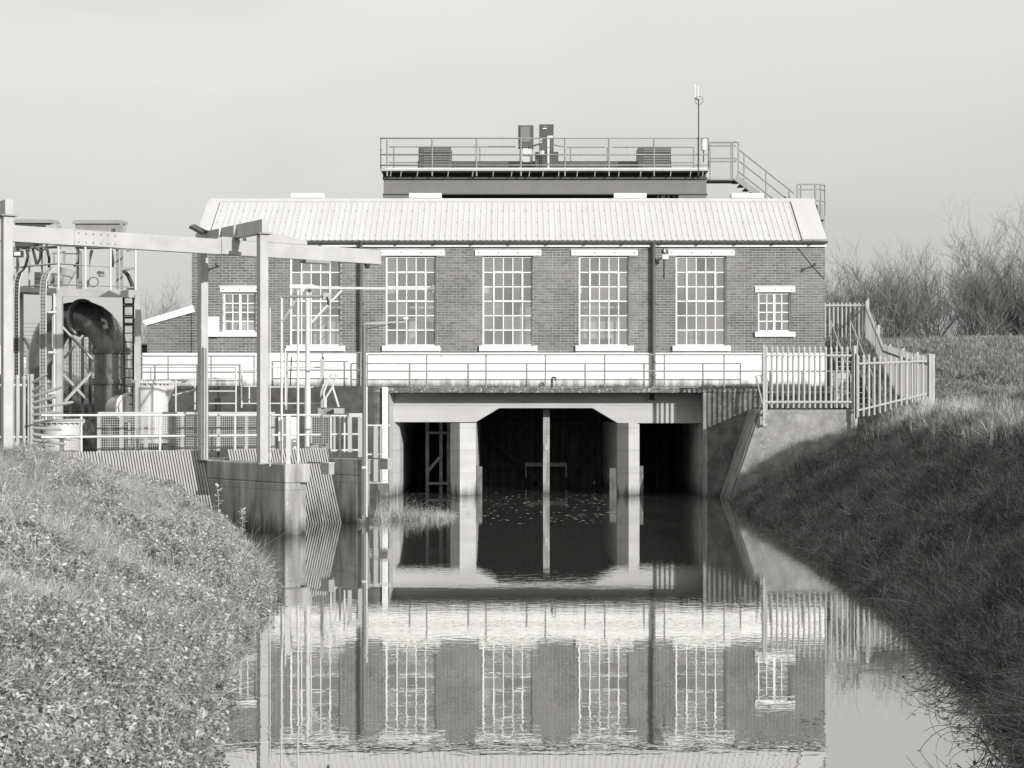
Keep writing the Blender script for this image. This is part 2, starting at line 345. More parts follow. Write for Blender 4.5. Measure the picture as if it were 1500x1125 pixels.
# bricks: every fourth course headers
cells = []
ch = .0765; ncourse = int((ZT-ZB)/ch)
rb = random.Random(3)
for k in range(ncourse):
    z0 = ZB+k*ch+.008; hd = (k % 4 == 1); L = .1125 if hd else .225
    x = XA-(0 if hd else (.11 if k % 2 else 0))
    while x < XB:
        a, b = max(x+.008, XA), min(x+L-.008, XB); x += L
        if b-a < .03: continue
        segs = [(a, b)]
        for o in OPEN:
            if z0+.066 > o[2]-.15 and z0 < o[3]+.16:
                big = o[3]-o[2] > 2
                l0, l1 = o[0], o[1]
                if z0+.033 > o[3]+.015: l0, l1 = o[0]-(.24 if big else .10), o[1]+(.24 if big else .10)     # lintel
                if z0+.033 < o[2]-.005: l0, l1 = o[0]-.10, o[1]+.12            # sill
                ns = []
                for s0, s1 in segs:
                    if s1 <= l0 or s0 >= l1: ns.append((s0, s1))
                    else:
                        if l0-s0 > .03: ns.append((s0, l0-.004))
                        if s1-l1 > .03: ns.append((l1+.004, s1))
                segs = ns
        for s0, s1 in segs: cells.append((s0, s1, z0, z0+ch-.016))
full = [c for c in cells if abs(c[1]-c[0]-.209) < 1e-3 and -2.0 < c[0] < 3.2]
rb.shuffle(full); chosen = set(full[:300])
for c in full[:300]:
    o = bpart('brick', 0, .209, 0, .03, 0, .0605, 'brick', wall); dd = rb.uniform(0, .004)
    w = Vector(((c[0]+c[1])/2, YF-.006-dd+.012, (c[2]+c[3])/2)); o.location = w-wloc(wall); LOC[o.name] = w
mb = MB()
for c in cells:
    if c in chosen: continue
    d = rb.uniform(0, .004); mb.box(c[0], c[1], YF-.006-d, YF+.02, c[2], c[3])
part('brickwork', mb, 'brick', wall, kind='stuff')
# side, back and inside
mb = MB().box(XA, XA+.33, YF+.33, 57.3, 3.0, 7.4).box(XB-.33, XB, YF+.33, 57.3, 3.0, 7.4).box(XA+.33, XB-.33, 57.0, 57.3, 3.0, 7.4)
part('side_wall', mb, 'brick', station)
part('ceiling', MB().box(XA+.34, XB-.34, YF+.34, 56.99, 7.32, 7.4), 'interior', station)
part('interior_wall', MB().box(XA+.34, XB-.34, 55.0, 55.09, 3.22, 7.31), 'interior', station)
part('floor', MB().box(XA+.34, XB-.34, YF+.34, 56.89, 3.1, 3.21), 'concrete', station)
part('plinth', MB().box(fx(209), XB, YF-.03, YF-.002, 3.2, ZB), 'plinth_paint', station)
part('fascia_or_gap_shade', MB().box(fx(282), fx(1209.5), YF-.1, YF-.002, fz(362), fz(357)), 'white_paint', station)
# windows
def window(i, spec):
    a, b, c, d, nc, nr = spec; x0, x1, z0, z1 = fx(a), fx(c), fz(d), fz(b); big = nc == 5
    yw = YF+.10
    w = part('window', MB().box(x0, x0+.045, yw-.02, yw+.03, z0, z1).box(x1-.035, x1, yw-.02, yw+.03, z0, z1)
             .box(x0+.045, x1-.035, yw-.02, yw+.03, z0, z0+.05).box(x0+.045, x1-.035, yw-.02, yw+.03, z1-.05, z1), 'white_paint', station)
    gx0, gx1, gz0, gz1 = x0+.045, x1-.035, z0+.05, z1-.05
    cw, rh = (gx1-gx0)/nc, (gz1-gz0)/nr
    for k in range(1, nc):
        t = .014 if (big or k != 2) else .035
        bpart('glazing_bar', gx0+cw*k-t, gx0+cw*k+t, yw-.012, yw+.02, gz0, gz1, 'white_paint', w)
    for k in range(1, nr):
        z = gz0+rh*k
        for j in range(nc):
            ta = .014 if (big or j != 2) else .035; tb = .014 if (big or j+1 != 2) else .035
            bpart('glazing_bar', gx0+cw*j+(ta if j else 0), gx0+cw*(j+1)-(tb if j < nc-1 else 0), yw-.010, yw+.018, z-.015, z+.015, 'white_paint', w)
    for r in range(nr):
        for q in range(nc):
            o = bpart('pane', gx0+cw*q+.006, gx0+cw*(q+1)-.006, yw+.002, yw+.006, gz0+rh*r+.006, gz0+rh*(r+1)-.006, 'glass', w)
            o.rotation_euler = (rb.uniform(-.006, .006), 0, rb.uniform(-.006, .006))
    if big:   # hinged casement of three by two panes
        vx0, vx1, vz0, vz1 = gx0+cw, gx0+4*cw, gz0+3*rh, gz0+5*rh; m2 = MB(); t = .026
        m2.box(vx0-t, vx0+t, yw-.034, yw-.014, vz0-t, vz1+t).box(vx1-t, vx1+t, yw-.034, yw-.014, vz0-t, vz1+t)
        m2.box(vx0+t, vx1-t, yw-.034, yw-.014, vz0-t, vz0+t).box(vx0+t, vx1-t, yw-.034, yw-.014, vz1-t, vz1+t)
        part('casement', m2, 'white_paint', w)
    e = (.22, .24) if big else (.09, .12)
    l = part('lintel', MB().box(x0-e[0], x1+e[1], YF-.05, YF+.08, z1+.01, z1+.165), 'white_paint', station)
    for k in range(4 if big else 3):
        bx = x0-e[0]+.1+k*(x1-x0+e[0]+e[1]-.2)/(3 if big else 2)
        bpart('bolt', bx-.015, bx+.015, YF-.065, YF-.05, z1+.075, z1+.105, 'dark_metal', l)
    part('sill', MB().box(x0-.10, x1+.12, YF-.09, YF+.08, z0-.145, z0-.003), 'white_paint', station)
for i, s in enumerate(WIN): window(i, s)
# roof: trapezoidal sheets, eaves to ridge
YE, YRG = YF-.14, 53.25; ZE = H-(352.5-YH)*YE/F; ZR = H-(295.5-YH)*YRG/F
RX0, RX1 = fx(289)-.0, fx(1209)
roof = part('roof', MB().add([(RX0, YE+.05, ZE-.05), (RX1, YE+.05, ZE-.05), (RX1, YRG, ZR-.05), (RX0, YRG, ZR-.05), (RX0, 57.4, 7.42), (RX1, 57.4, 7.42)],
            [(0, 1, 2, 3), (3, 2, 5, 4), (1, 5, 2), (0, 3, 4), (0, 4, 5, 1)]), 'roof_metal', station)
sw = 1.02; n = int((RX1-RX0-.62)/sw)+1; off = RX0+.34; sl = Vector((0, YRG-YE, ZR-ZE)); nrm = Vector((0, -sl.z, sl.y)).normalized()
prof = []
for k in range(6):
    b = k*.17; prof += [(b, 0), (b+.115, 0), (b+.126, .014), (b+.159, .014)]
prof.append((1.02, 0))
mb = MB(); vs = []
for x, h in prof: vs += [Vector((x-.51, -sl.y/2, -sl.z/2))+nrm*h, Vector((x-.51, sl.y/2, sl.z/2))+nrm*h]
mb.add(vs, [(2*i, 2*i+2, 2*i+3, 2*i+1) for i in range(len(prof)-1)])
vs2 = [v-nrm*.01 for v in vs]; mb.add(vs2, [(2*i+1, 2*i+3, 2*i+2, 2*i) for i in range(len(prof)-1)])
sheet = mesh_of('roof_sheet', mb, 'roof_metal')
nsheet = int((RX1-.34-off)/sw)
scr = MB()
for k in range(nsheet):
    c = Vector((off+.51+k*sw, (YE+YRG)/2, (ZE+ZR)/2)); place('roof_sheet', sheet, c+nrm*.01, roof)
    for j in range(3):
        for t in (.12, .45, .75):
            p = Vector((off+k*sw+j*.34+.1, YE, ZE))+sl*t+nrm*.012; scr.obox(p, (.014, 0, 0), sl.normalized()*.014, nrm*.006)
part('screw', scr, 'gutter', roof, kind='stuff')
def flash(x0, x1, m='roof_metal', up=.055):
    a = Vector((0, YE-.01, ZE)); b = a+sl; q = nrm*up
    return MB().add([Vector((x0, a.y, a.z)), Vector((x1, a.y, a.z)), Vector((x1, b.y, b.z)), Vector((x0, b.y, b.z)),
                     Vector((x0, a.y, a.z))+q, Vector((x1, a.y, a.z))+q, Vector((x1, b.y, b.z))+q, Vector((x0, b.y, b.z))+q],
                    [(0, 3, 2, 1), (4, 5, 6, 7), (0, 1, 5, 4), (1, 2, 6, 5), (2, 3, 7, 6), (3, 0, 4, 7)])
part('verge_trim', flash(RX0-.03, off-.02), 'roof_metal', roof)
part('verge_trim', flash(off+nsheet*sw+.02, RX1+.01), 'roof_metal', roof)
part('ridge_cap', MB().obox(Vector((0, YRG-.02, ZR+.03)), (abs(RX0)*.5+RX1*.5+.02, 0, 0), sl.normalized()*.09, nrm*.035)
     .obox(Vector((0, YRG+.12, ZR+.02)), (abs(RX0)*.5+RX1*.5+.02, 0, 0), Vector((0, .1, -.04)), Vector((0, .01, .035))), 'roof_metal', roof)
gut = MB(); 
prof = [(math.cos(t), math.sin(t)) for t in np.linspace(math.pi, 2*math.pi, 7)]
gv = []
for y_, z_ in prof: gv += [(RX0-.02, YE-.06+.065*y_, ZE-.02+.075*z_), (RX1+.03, YE-.06+.065*y_, ZE-.02+.075*z_)]
gut.add(gv, [(2*i, 2*i+1, 2*i+3, 2*i+2) for i in range(6)], True)
gutter = part('gutter', gut, 'gutter', roof)
for k in range(17):
    x = RX0+.4+k*1.1; bpart('gutter_bracket', x-.012, x+.012, YE-.135, YE-.005, ZE-.105, ZE-.0, 'dark_metal', gutter) if False else bpart('bracket', x-.015, x+.015, YE-.14, YE, ZE-.11, ZE+.0, 'dark_metal', station)
for px in (529, 957):
    x = fx(px); zt = ZE-.08; zb = 3.25 if px == 957 else 3.9
    dp = part('downpipe', MB().tube([(x, YE-.06, ZE-.05), (x, YF-.13, ZE-.2), (x, YF-.13, 3.22)], .055, 12), 'gutter', station)
    for z in (6.9, 5.6, 4.3, 3.5): bpart('clip', x-.085, x+.085, YF-.09, YF-.01, z, z+.03, 'dark_metal', dp)
for a, b in ((429, 474), (601, 646), (900, 945), (1071, 1116)):
    vv = part('ridge_vent', MB().box(*[ (q-CX)*53.6/F for q in (a, b)], 53.35, 53.75, ZR-.1, ZR+.13), 'white_paint', station)
    part('cowl', MB().box(*[(q-CX)*53.6/F+e for q, e in ((a, -.02), (b, .02))], 53.3, 53.8, ZR+.132, ZR+.27), 'white_paint', vv)
# annex on the left with sloping barge board
annex = thing('annex', (fx(248), YF, 3.2), 'low brick lean-to with white sloping barge board at left end of station', 'building')
ax0, ax1 = fx(215), XA-.01
aw = part('wall', MB().prism([(ax0, 3.1), (ax1, 3.1), (ax1, fz(453)), (ax0, fz(474))], YF+.05, YF+4), 'mortar', annex)
mb = MB(); k = 0
for k in range(34):
    z0 = ZB+k*ch+.008; x = ax0-(.11 if k % 2 else 0)
    while x < ax1:
        a, b = max(x+.008, ax0), min(x+.217, ax1); x += .225
        if b-a > .03 and z0+ch < fz(474)+(a-ax0)*(21/66.): mb.box(a, b, YF+.038, YF+.07, z0, z0+ch-.016)
part('brickwork', mb, 'brick', aw, kind='stuff')
part('barge_board', MB().prism([(fx(211), fz(473)), (fx(214), fz(477)), (fx(286), fz(457)), (fx(283), fz(447)), (fx(210.5), fz(469.5))], YF-.08, YF+.03), 'white_paint', annex)
part('roof', MB().prism([(ax0-.1, fz(472)), (ax1, fz(450.5)), (ax1, fz(449)), (ax0-.1, fz(470.5))], YF+.03, YF+4.1), 'roof_metal', annex)
# machinery inside, seen through the panes
crane = part('crane_beam', MB().box(XA+.5, XB-.5, 53.0, 53.25, 6.05, 6.27), 'white_paint'); tagit(crane, 'white overhead crane beam crossing behind the tall station windows', 'beam')
mo = thing('pump_motor', (-2.9, 53.6, 3.21), 'pale pump motor with spoked hand wheel behind the second tall window', 'pump')
part('casing', MB().tube([(-2.6, 53.4, 3.21), (-2.6, 53.4, 5.2)], .32, 16).tube([(-3.6, 53.4, 6.35), (-2.3, 53.4, 6.35)], .17, 14), 'machine', mo)
ring = [(-2.55+.33*math.cos(t), 53.1, 6.42+.33*math.sin(t)) for t in np.linspace(0, 2*math.pi, 21)]
hw = MB().tube(ring, .03, 6, False)
for t in range(4): hw.bar((-2.55-.33*math.cos(t*.785), 53.1, 6.42-.33*math.sin(t*.785)), (-2.55+.33*math.cos(t*.785), 53.1, 6.42+.33*math.sin(t*.785)), .03)
part('hand_wheel', hw, 'white_paint', mo)
part('stand', MB().box(-3.6, -3.45, 53.3, 53.5, 3.21, 6.3).box(-2.35, -2.2, 53.3, 53.5, 5.2, 6.3), 'machine', mo)
for k, (x, y, w, h, lb) in enumerate([(-1.9, 54.2, 1.0, 1.9, 'pale control cubicle behind the lower panes of the second tall window'),
                                     (.3, 54.2, 1.3, 2.7, 'grey switch cubicle behind the middle tall window'),
                                     (2.6, 53.9, .9, 1.5, 'white cubicle behind the lower left panes of the fourth tall window'),
                                     (5.7, 54.4, .7, 2.5, 'grey cubicle behind the fifth tall window')]):
    cb = thing('control_cubicle', (x, y, 3.21), lb, 'cabinet')
    part('case', MB().box(x-w/2, x+w/2, y-.3, y+.3, 3.31, 3.21+h), 'machine' if k % 2 else 'white_paint', cb)
    part('door', MB().box(x-w/2+.05, x+w/2-.05, y-.33, y-.302, 3.36, 3.16+h), 'machine', cb)
    part('plinth', MB().box(x-w/2+.03, x+w/2-.03, y-.27, y+.27, 3.21, 3.31), 'dark_metal', cb)
for x, y, lb in ((4.9, 53.3, 'dark lattice valve stand behind the fifth tall window'), (-5.9, 53.5, 'lattice valve stand behind the first tall window')):
    vsd = thing('valve_stand', (x, y, 3.21), lb, 'machinery')
    mb = MB()
    for d in (-.2, .2): mb.bar((x+d, y, 3.21), (x+d, y, 6.8), .06)
    part('upright', mb, 'girder', vsd); mb = MB()
    for k in range(7): mb.bar((x-.2, y, 3.5+k*.45), (x+.2, y, 3.9+k*.45), .04)
    part('lattice', mb, 'girder', vsd)

# wall fittings
wb = thing('wall_lamp', P(970, 378, YF-.35), 'small square floodlight on the brickwork right of the right-hand downpipe', 'lamp')
x, z = fx(973), fz(378)
part('head', MB().box(x-.09, x+.09, YF-.45, YF-.33, z-.07, z+.07), 'galv_bright', wb)
part('arm', MB().tube([(x, YF, z+.03), (x, YF-.33, z+.03)], .02, 6).tube([(x, YF-.02, z-.6), (x, YF-.02, z+.45)], .015, 6), 'dark_metal', wb)
part('photocell', MB().tube([(x, YF-.06, z+.16), (x, YF-.06, z+.26)], .035, 8), 'galv_bright', wb)
for px, lb in ((1190, 'short wire bracket high on the brickwork above the right small window'), (320, 'short wire bracket high on the brickwork above the left small window')):
    x, z = fx(px), fz(390); br = thing('wall_bracket', (x, YF, z), lb, 'bracket')
    part('arm', MB().tube([(x, YF, z), (x, YF-.42, z+.02)], .022, 6), 'dark_metal', br)
    part('insulator', MB().tube([(x, YF-.42, z-.03), (x, YF-.42, z+.06)], .035, 8), 'dark_metal', br)
part('cable', MB().tube([(fx(1167), YF-.02, fz(361)), (fx(1190), YF-.02, fz(390)), (fx(1208), YF-.02, fz(409))], .008, 5), 'cable', label='thin black cable running diagonally across the brickwork to the right corner', category='cable')
mbx = thing('meter_box', (fx(313), YF, fz(492)), 'white meter box on the brickwork left of the left small window', 'box')
part('case', MB().box(fx(305), fx(321.5), YF-.14, YF-.01, fz(493), fz(465)), 'white_paint', mbx, bevel=.01)
part('lid', MB().box(fx(304.5), fx(322), YF-.16, YF-.142, fz(493.5), fz(464.5)), 'white_paint', mbx)

# ------------------------------------------------------------------ culvert
YD = 50.4; dpx = F/YD
def dx(px): return (px-CX)/dpx
def dz(py): return H-(py-YH)/dpx
cul = thing('culvert', (0, YD, 0), 'concrete culvert mouth with three openings under the station walkway', 'culvert')
part('deck', MB().box(dx(545), dx(1114), YD, YF-.001, dz(575.5), dz(567.5)).box(dx(545), dx(1114), YF-.001, YF+.32, dz(575.5), 2.99+.2), 'deck_edge', cul, bevel=.02)
YB = 51.35; bp = F/YB
def bx(px): return (px-CX)/bp
def bz(py): return H-(py-YH)/bp
zt = dz(575.5)-.002
part('lintel_beam', MB().prism([(bx(566), bz(618.5)), (bx(697), bz(618.5)), (bx(731), bz(598)), (bx(868), bz(598)), (bx(905), bz(620)), (bx(1032), bz(620)), (bx(1032), zt), (bx(566), zt)], YB, YB+.5),
     'concrete_pale', cul, bevel=.015)
def pier(xl_, xm, xr_, lb):
    a, m_, b = bx(xl_), bx(xm), bx(xr_); zt2 = bz(619.5)
    p = part('pier', MB().prismz([(a, YB+.12), (m_, YB-.28), (b, YB+.10), (b, 60.2), (a, 60.2)], -1.2, zt2), 'concrete_pale', cul, label=lb)
    return p
pl = pier(659.5, 674, 697, 'left pier of the culvert'); pr = pier(904.5, 920, 937, 'right pier of the culvert')
part('stop_log', MB().box(bx(697)+.003, bx(706), YB+.15, YB+.6, -1, bz(684)), 'concrete_dark', pl)
part('stop_log', MB().box(bx(893.5), bx(904.5)-.003, YB+.15, YB+.6, -1, bz(686)), 'timber_dark', pr)
part('stop_log', MB().box(bx(937)+.003, bx(943), YB+.15, YB+.6, -1, bz(683)), 'concrete_dark', pr)
# jambs and headwalls
part('left_jamb', MB().prismz([(dx(570), YD), (dx(566), 60.2), (bx(584), 60.2), (bx(584), YB+.5), (bx(576), YB-.1)], -1.2, zt), 'concrete_pale', cul)
part('right_jamb', MB().prismz([(dx(1030), YD), (bx(1028), YB+.1), (bx(1022), YB+.4), (bx(1022), 60.2), (dx(1036), 60.2), (dx(1036), YD)], -1.2, zt), 'concrete', cul)
part('left_headwall', MB().box(dx(478), dx(569.5), YD+.01, YD+.5, -1.2, zt).box(dx(478), dx(545)-.002, YD, YF-.04, zt, dz(567.5)), 'concrete_dark', cul)
part('right_headwall', MB().box(dx(1036)+.001, dx(1121), YD+.01, YD+.5, -1.2, zt), 'concrete_dark', cul)
part('retaining_edge', MB().box(dx(212), dx(478)-.002, YD, YF-.04, 2.2, 3.19), 'concrete_dark', cul)
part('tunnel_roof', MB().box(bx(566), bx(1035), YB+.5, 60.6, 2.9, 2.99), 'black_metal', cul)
# timber and steel doors at the back of the chamber
gate = thing('timber_gate', (0, 60, 0), 'dark timber lock-like gates deep inside the culvert openings', 'gate')
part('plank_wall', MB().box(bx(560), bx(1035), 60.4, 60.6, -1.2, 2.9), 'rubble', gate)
for k in range(34):
    x = -3.9+k*.31
    bpart('plank', x, x+.285, 60.28+rb.uniform(0, .05), 60.39, -.6, 2.85, 'timber_dark', gate)
for z in (.55, 1.95): bpart('cross_beam', -3.9, 6.2, 60.05, 60.25, z, z+.16, 'timber_dark', gate)
for x in (-3.1, -1.9, .6, 2.9, 4.9): bpart('upright', x, x+.14, 59.9, 60.04, -.6, 2.85, 'timber_dark', gate)
for a_, b_ in ((-1.1, 1.0), (3.4, 1.7)): part('brace', MB().bar((a_, 59.85, 1.9), (b_, 59.85, .0), .12), 'timber_dark', gate)
lf = thing('sluice_frame', (bx(640), 53.8, 0), 'rusty steel sluice frame standing in the left culvert opening', 'frame')
for px in (626, 646, 657):
    x = (px-CX)*53.8/F; bpart('upright', x-.05, x+.05, 53.75, 53.9, -.5, 2.7, 'timber', lf)
part('brace', MB().bar(P(627, 690, 53.7), P(644, 670, 53.7), .09), 'timber', lf)
for y_ in (634, 708): part('cross_bar', MB().bar(P(624, y_, 53.7), P(658, y_, 53.7), .07), 'timber', lf)
part('rail_bar', MB().bar(P(624, 709, 53.3), P(656, 709, 53.3), .04), 'galv_dull', lf)
cp = thing('steel_post', (bx(800), 52.3, 0), 'tall pale post standing in the middle of the central culvert opening', 'post')
x0, x1 = (795.5-CX)*52.3/F, (805-CX)*52.3/F
part('flange', MB().box(x0, x1, 52.2, 52.215, -1.2, 2.55).box(x0, x1, 52.385, 52.4, -1.2, 2.55), 'concrete', cp)
part('web', MB().box((x0+x1)/2-.01, (x0+x1)/2+.01, 52.215, 52.385, -1.2, 2.55), 'concrete', cp)
part('sign_plate', MB().box(x0+.04, x1-.03, 52.17, 52.19, H-(659-YH)*52.2/F, H-(652-YH)*52.2/F), 'galv', cp)
fb = thing('float_frame', P(800, 700, 59.6), 'white inverted-U float frame just above the dark water in the central opening', 'frame')
part('top_bar', MB().bar(P(769, 680.5, 59.6), P(830.5, 680.5, 59.6), .10, .13), 'white_paint', fb)
for px in (770.5, 829.5): part('leg', MB().bar(P(px, 682, 59.6), P(px, 700, 59.6), .05), 'white_paint', fb)
ball = thing('buoy', P(871, 707, 56.4), 'small pale ball float near the right side of the central opening', 'buoy')
part('ball', MB().tube([P(871, 704.6, 56.4), P(871, 705.5, 56.4), P(871, 707, 56.4), P(871, 708.5, 56.4), P(871, 709.4, 56.4)], .06, 10, True, [.02, .05, .06, .05, .02]), 'timber', ball)
part('stem', MB().tube([P(871, 709, 56.4), P(871, 716, 56.4)], .012, 5), 'dark_metal', ball)
gb = thing('gauge_board', (dx(564.5), YD-.08, .4), 'tall white water gauge board at the left edge of the culvert mouth', 'gauge')
part('board', MB().box(dx(560.3), dx(568.7), YD-.10, YD-.06, dz(706), dz(567)), 'white_paint', gb)
mk2 = MB()
for k in range(27): 
    z = dz(706)+.04+k*.1; mk2.box(dx(561)+.01, dx(561)+.01+(.12 if k % 5 == 0 else .06), YD-.103, YD-.1005, z, z+.012)
part('graduation', mk2, 'galv_dull', gb, kind='stuff')
pv = part('vent_pipe', MB().tube([(dx(809), YD+.3, 3.15), (dx(809), YD+.3, dz(554)), (dx(810.5), YD+.3, dz(552.5)), (dx(814), YD+.3, dz(553)), (dx(814), YD+.28, dz(557))], .03, 8), 'cable')
tagit(pv, 'short dark bent pipe rising from the walkway edge above the culvert', 'pipe')
op = part('outlet_pipe', MB().tube([(dx(958), YD+.75, dz(576)), (dx(958), YD+.75, dz(586))], .07, 10), 'black_metal')
tagit(op, 'short black outlet pipe under the walkway edge below the right downpipe', 'pipe')

# walkway railing
def railing(name, label, pts, posts, rails, r, m='galv', group=None, ends=True):
    """pts: the railing's base line (list of Vectors), posts: list of Vectors, rails: heights"""
    t = thing(name, pts[0], label, 'railing', group)
    hmax = max(rails)
    for h in rails: part('rail', MB().tube([p+Vector((0, 0, h)) for p in pts], r, 8), m, t)
    for p in posts:
        q = part('post', MB().tube([p, p+Vector((0, 0, hmax-r))], r*1.05, 8), m, t)
    return t
zd = dz(568)
YRl = YD+.04
rp = [dx(p) for p in (538, 625, 712, 799, 886, 973.5, 1061, 1117)]
wr = railing('walkway_railing', 'grey tubular railing with wire mesh along the walkway in front of the white plinth', [Vector((dx(538), YRl, zd)), Vector((dx(1118), YRl, zd))],
        [Vector((x, YRl, zd)) for x in rp], (dz(519.5)-zd, dz(543.5)-zd), .021, 'galv_dull')
mw = MB(); x = dx(540)
while x < dx(1116): mw.box(x-.0012, x+.0012, YRl+.02, YRl+.023, zd+.05, dz(544)); x += .075
z = zd+.05
while z < dz(543): mw.box(dx(539), dx(1117), YRl+.023, YRl+.026, z-.0012, z+.0012); z += .075
part('wire_mesh', mw, 'galv', wr, kind='stuff')
zl_ = 3.2
railing('walkway_railing', 'grey tubular railing in front of the white plinth left of the gantry posts', [Vector((dx(180), YRl, zl_-.05)), Vector((dx(374), YRl, zl_-.05))],
        [Vector((dx(p), YRl, zl_-.05)) for p in (184, 246, 309, 372)], (dz(521.5)-zl_+.05, dz(545)-zl_+.05), .021, 'galv_dull')
railing('walkway_railing', 'grey tubular railing in front of the white plinth between the gantry and the first downpipe', [Vector((dx(420), YRl, zl_-.05)), Vector((dx(533), YRl, zl_-.05))],
        [Vector((dx(p), YRl, zl_-.05)) for p in (421, 472, 528)], (dz(516.5)-zl_+.05, dz(542)-zl_+.05), .021, 'galv_dull')
# weeds on the deck
def tufts_mesh(name, nb, rad, hmin, hmax, w, m, lean=.5, seed=0, seg=3):
    r_ = random.Random(seed); V = []; Fc = []
    for i in range(nb):
        a = r_.uniform(0, 6.283); d = rad*math.sqrt(r_.random()); bx_, by_ = d*math.cos(a), d*math.sin(a)
        h = r_.uniform(hmin, hmax); az_ = r_.uniform(0, 6.283); ln = r_.uniform(.1, 1)*lean; ww = w*r_.uniform(.6, 1.2)
        px_, py_ = -math.sin(az_), math.cos(az_); k = len(V)
        for s_ in range(seg+1):
            t = s_/seg; o = ln*h*t*t*1.1; z_ = h*(t-.42*ln*t*t); tw = ww*(1-t)**.7*.5 if s_ < seg else 0
            cx_, cy_ = bx_+math.cos(az_)*o, by_+math.sin(az_)*o
            if s_ < seg: V += [(cx_-px_*tw, cy_-py_*tw, z_), (cx_+px_*tw, cy_+py_*tw, z_)]
            else: V.append((cx_, cy_, z_))
        for s_ in range(seg-1): Fc.append((k+2*s_, k+2*s_+1, k+2*s_+3, k+2*s_+2))
        Fc.append((k+2*seg-2, k+2*seg-1, k+2*seg))
    me = bpy.data.meshes.new(name); me.from_pydata(V, [], Fc); me.materials.append(M[m]); return me
def herb_mesh(name, ns, rad, h, leaf, m, seed=0, nl=9):
    r_ = random.Random(seed); mb = MB()
    for i in range(ns):
        a = r_.uniform(0, 6.283); d = rad*math.sqrt(r_.random()); b = Vector((d*math.cos(a), d*math.sin(a), 0)); hh = h*r_.uniform(.5, 1.15)
        tip = b+Vector((r_.uniform(-.4, .4)*hh, r_.uniform(-.4, .4)*hh, hh))
        mb.add([b+Vector((-.002, 0, 0)), b+Vector((.002, 0, 0)), tip], [(0, 1, 2)])
        for j in range(nl):
            t = .25+.75*(j+r_.random())/nl; p = b.lerp(tip, t); a2 = r_.uniform(0, 6.283); L = leaf*r_.uniform(.5, 1.2)*(1.15-.4*t)
            d1 = Vector((math.cos(a2), math.sin(a2), r_.uniform(-.5, .5))).normalized(); s1 = Vector((-math.sin(a2), math.cos(a2), r_.uniform(-.4, .4))).normalized()*L*.33
            up = Vector((0, 0, L*.12))
            mb.add([p, p+d1*L*.45-s1+up, p+d1*L, p+d1*L*.45+s1+up, p+d1*L*.5], [(0, 1, 4), (1, 2, 4), (2, 3, 4), (3, 0, 4)])
    me = bpy.data.meshes.new(name); me.from_pydata(mb.v, [], mb.f); me.materials.append(M[m]); return me
def scatter(name, pts, rots, scales, meshes, label, **kw):
    """one object: points instanced with tuft meshes through geometry nodes"""
    me = bpy.data.meshes.new(name); me.vertices.add(len(pts)); me.vertices.foreach_set('co', np.asarray(pts, np.float32).ravel())
    a = me.attributes.new('rot', 'FLOAT_VECTOR', 'POINT'); a.data.foreach_set('vector', np.asarray(rots, np.float32).ravel())
    a = me.attributes.new('scl', 'FLOAT', 'POINT'); a.data.foreach_set('value', np.asarray(scales, np.float32))
    a = me.attributes.new('idx', 'INT', 'POINT'); a.data.foreach_set('value', rng.integers(0, len(meshes), len(pts)).astype(np.int32))
    o = bpy.data.objects.new(name, me); COL.objects.link(o)
    c = bpy.data.collections.new(name+'_source')
    for i, q in enumerate(meshes):
        so_ = bpy.data.objects.new('source_%02d' % i, q); c.objects.link(so_)
    ng = bpy.data.node_groups.new(name, 'GeometryNodeTree')
    ng.interface.new_socket('Geometry', in_out='INPUT', socket_type='NodeSocketGeometry'); ng.interface.new_socket('Geometry', in_out='OUTPUT', socket_type='NodeSocketGeometry')
    N, Lk = ng.nodes, ng.links
    gi = N.new('NodeGroupInput'); go = N.new('NodeGroupOutput'); ip = N.new('GeometryNodeInstanceOnPoints'); ci = N.new('GeometryNodeCollectionInfo')
    ci.inputs['Collection'].default_value = c; ci.inputs['Separate Children'].default_value = True; ci.inputs['Reset Children'].default_value = True
    mp_ = N.new('GeometryNodeMeshToPoints'); Lk.new(gi.outputs[0], mp_.inputs['Mesh'])
    Lk.new(mp_.outputs[0], ip.inputs['Points']); Lk.new(ci.outputs[0], ip.inputs['Instance']); ip.inputs['Pick Instance'].default_value = True
    def att(nm, ty):
        q = N.new('GeometryNodeInputNamedAttribute'); q.data_type = ty; q.inputs['Name'].default_value = nm; return q.outputs['Attribute']
    er = N.new('FunctionNodeEulerToRotation'); Lk.new(att('rot', 'FLOAT_VECTOR'), er.inputs[0]); Lk.new(er.outputs[0], ip.inputs['Rotation'])
    Lk.new(att('scl', 'FLOAT'), ip.inputs['Scale']); Lk.new(att('idx', 'INT'), ip.inputs['Instance Index'])
    Lk.new(ip.outputs[0], go.inputs[0])
    md = o.modifiers.new('scatter', 'NODES'); md.node_group = ng
    return tagit(o, label=label, kind='stuff', **kw)
def mkpts(x, y, z): return np.stack([x, y, z], -1)
def rnd_rot(n, tilt=.15): return np.stack([rng.normal(0, tilt, n), rng.normal(0, tilt, n), rng.uniform(0, 6.28, n)], -1)

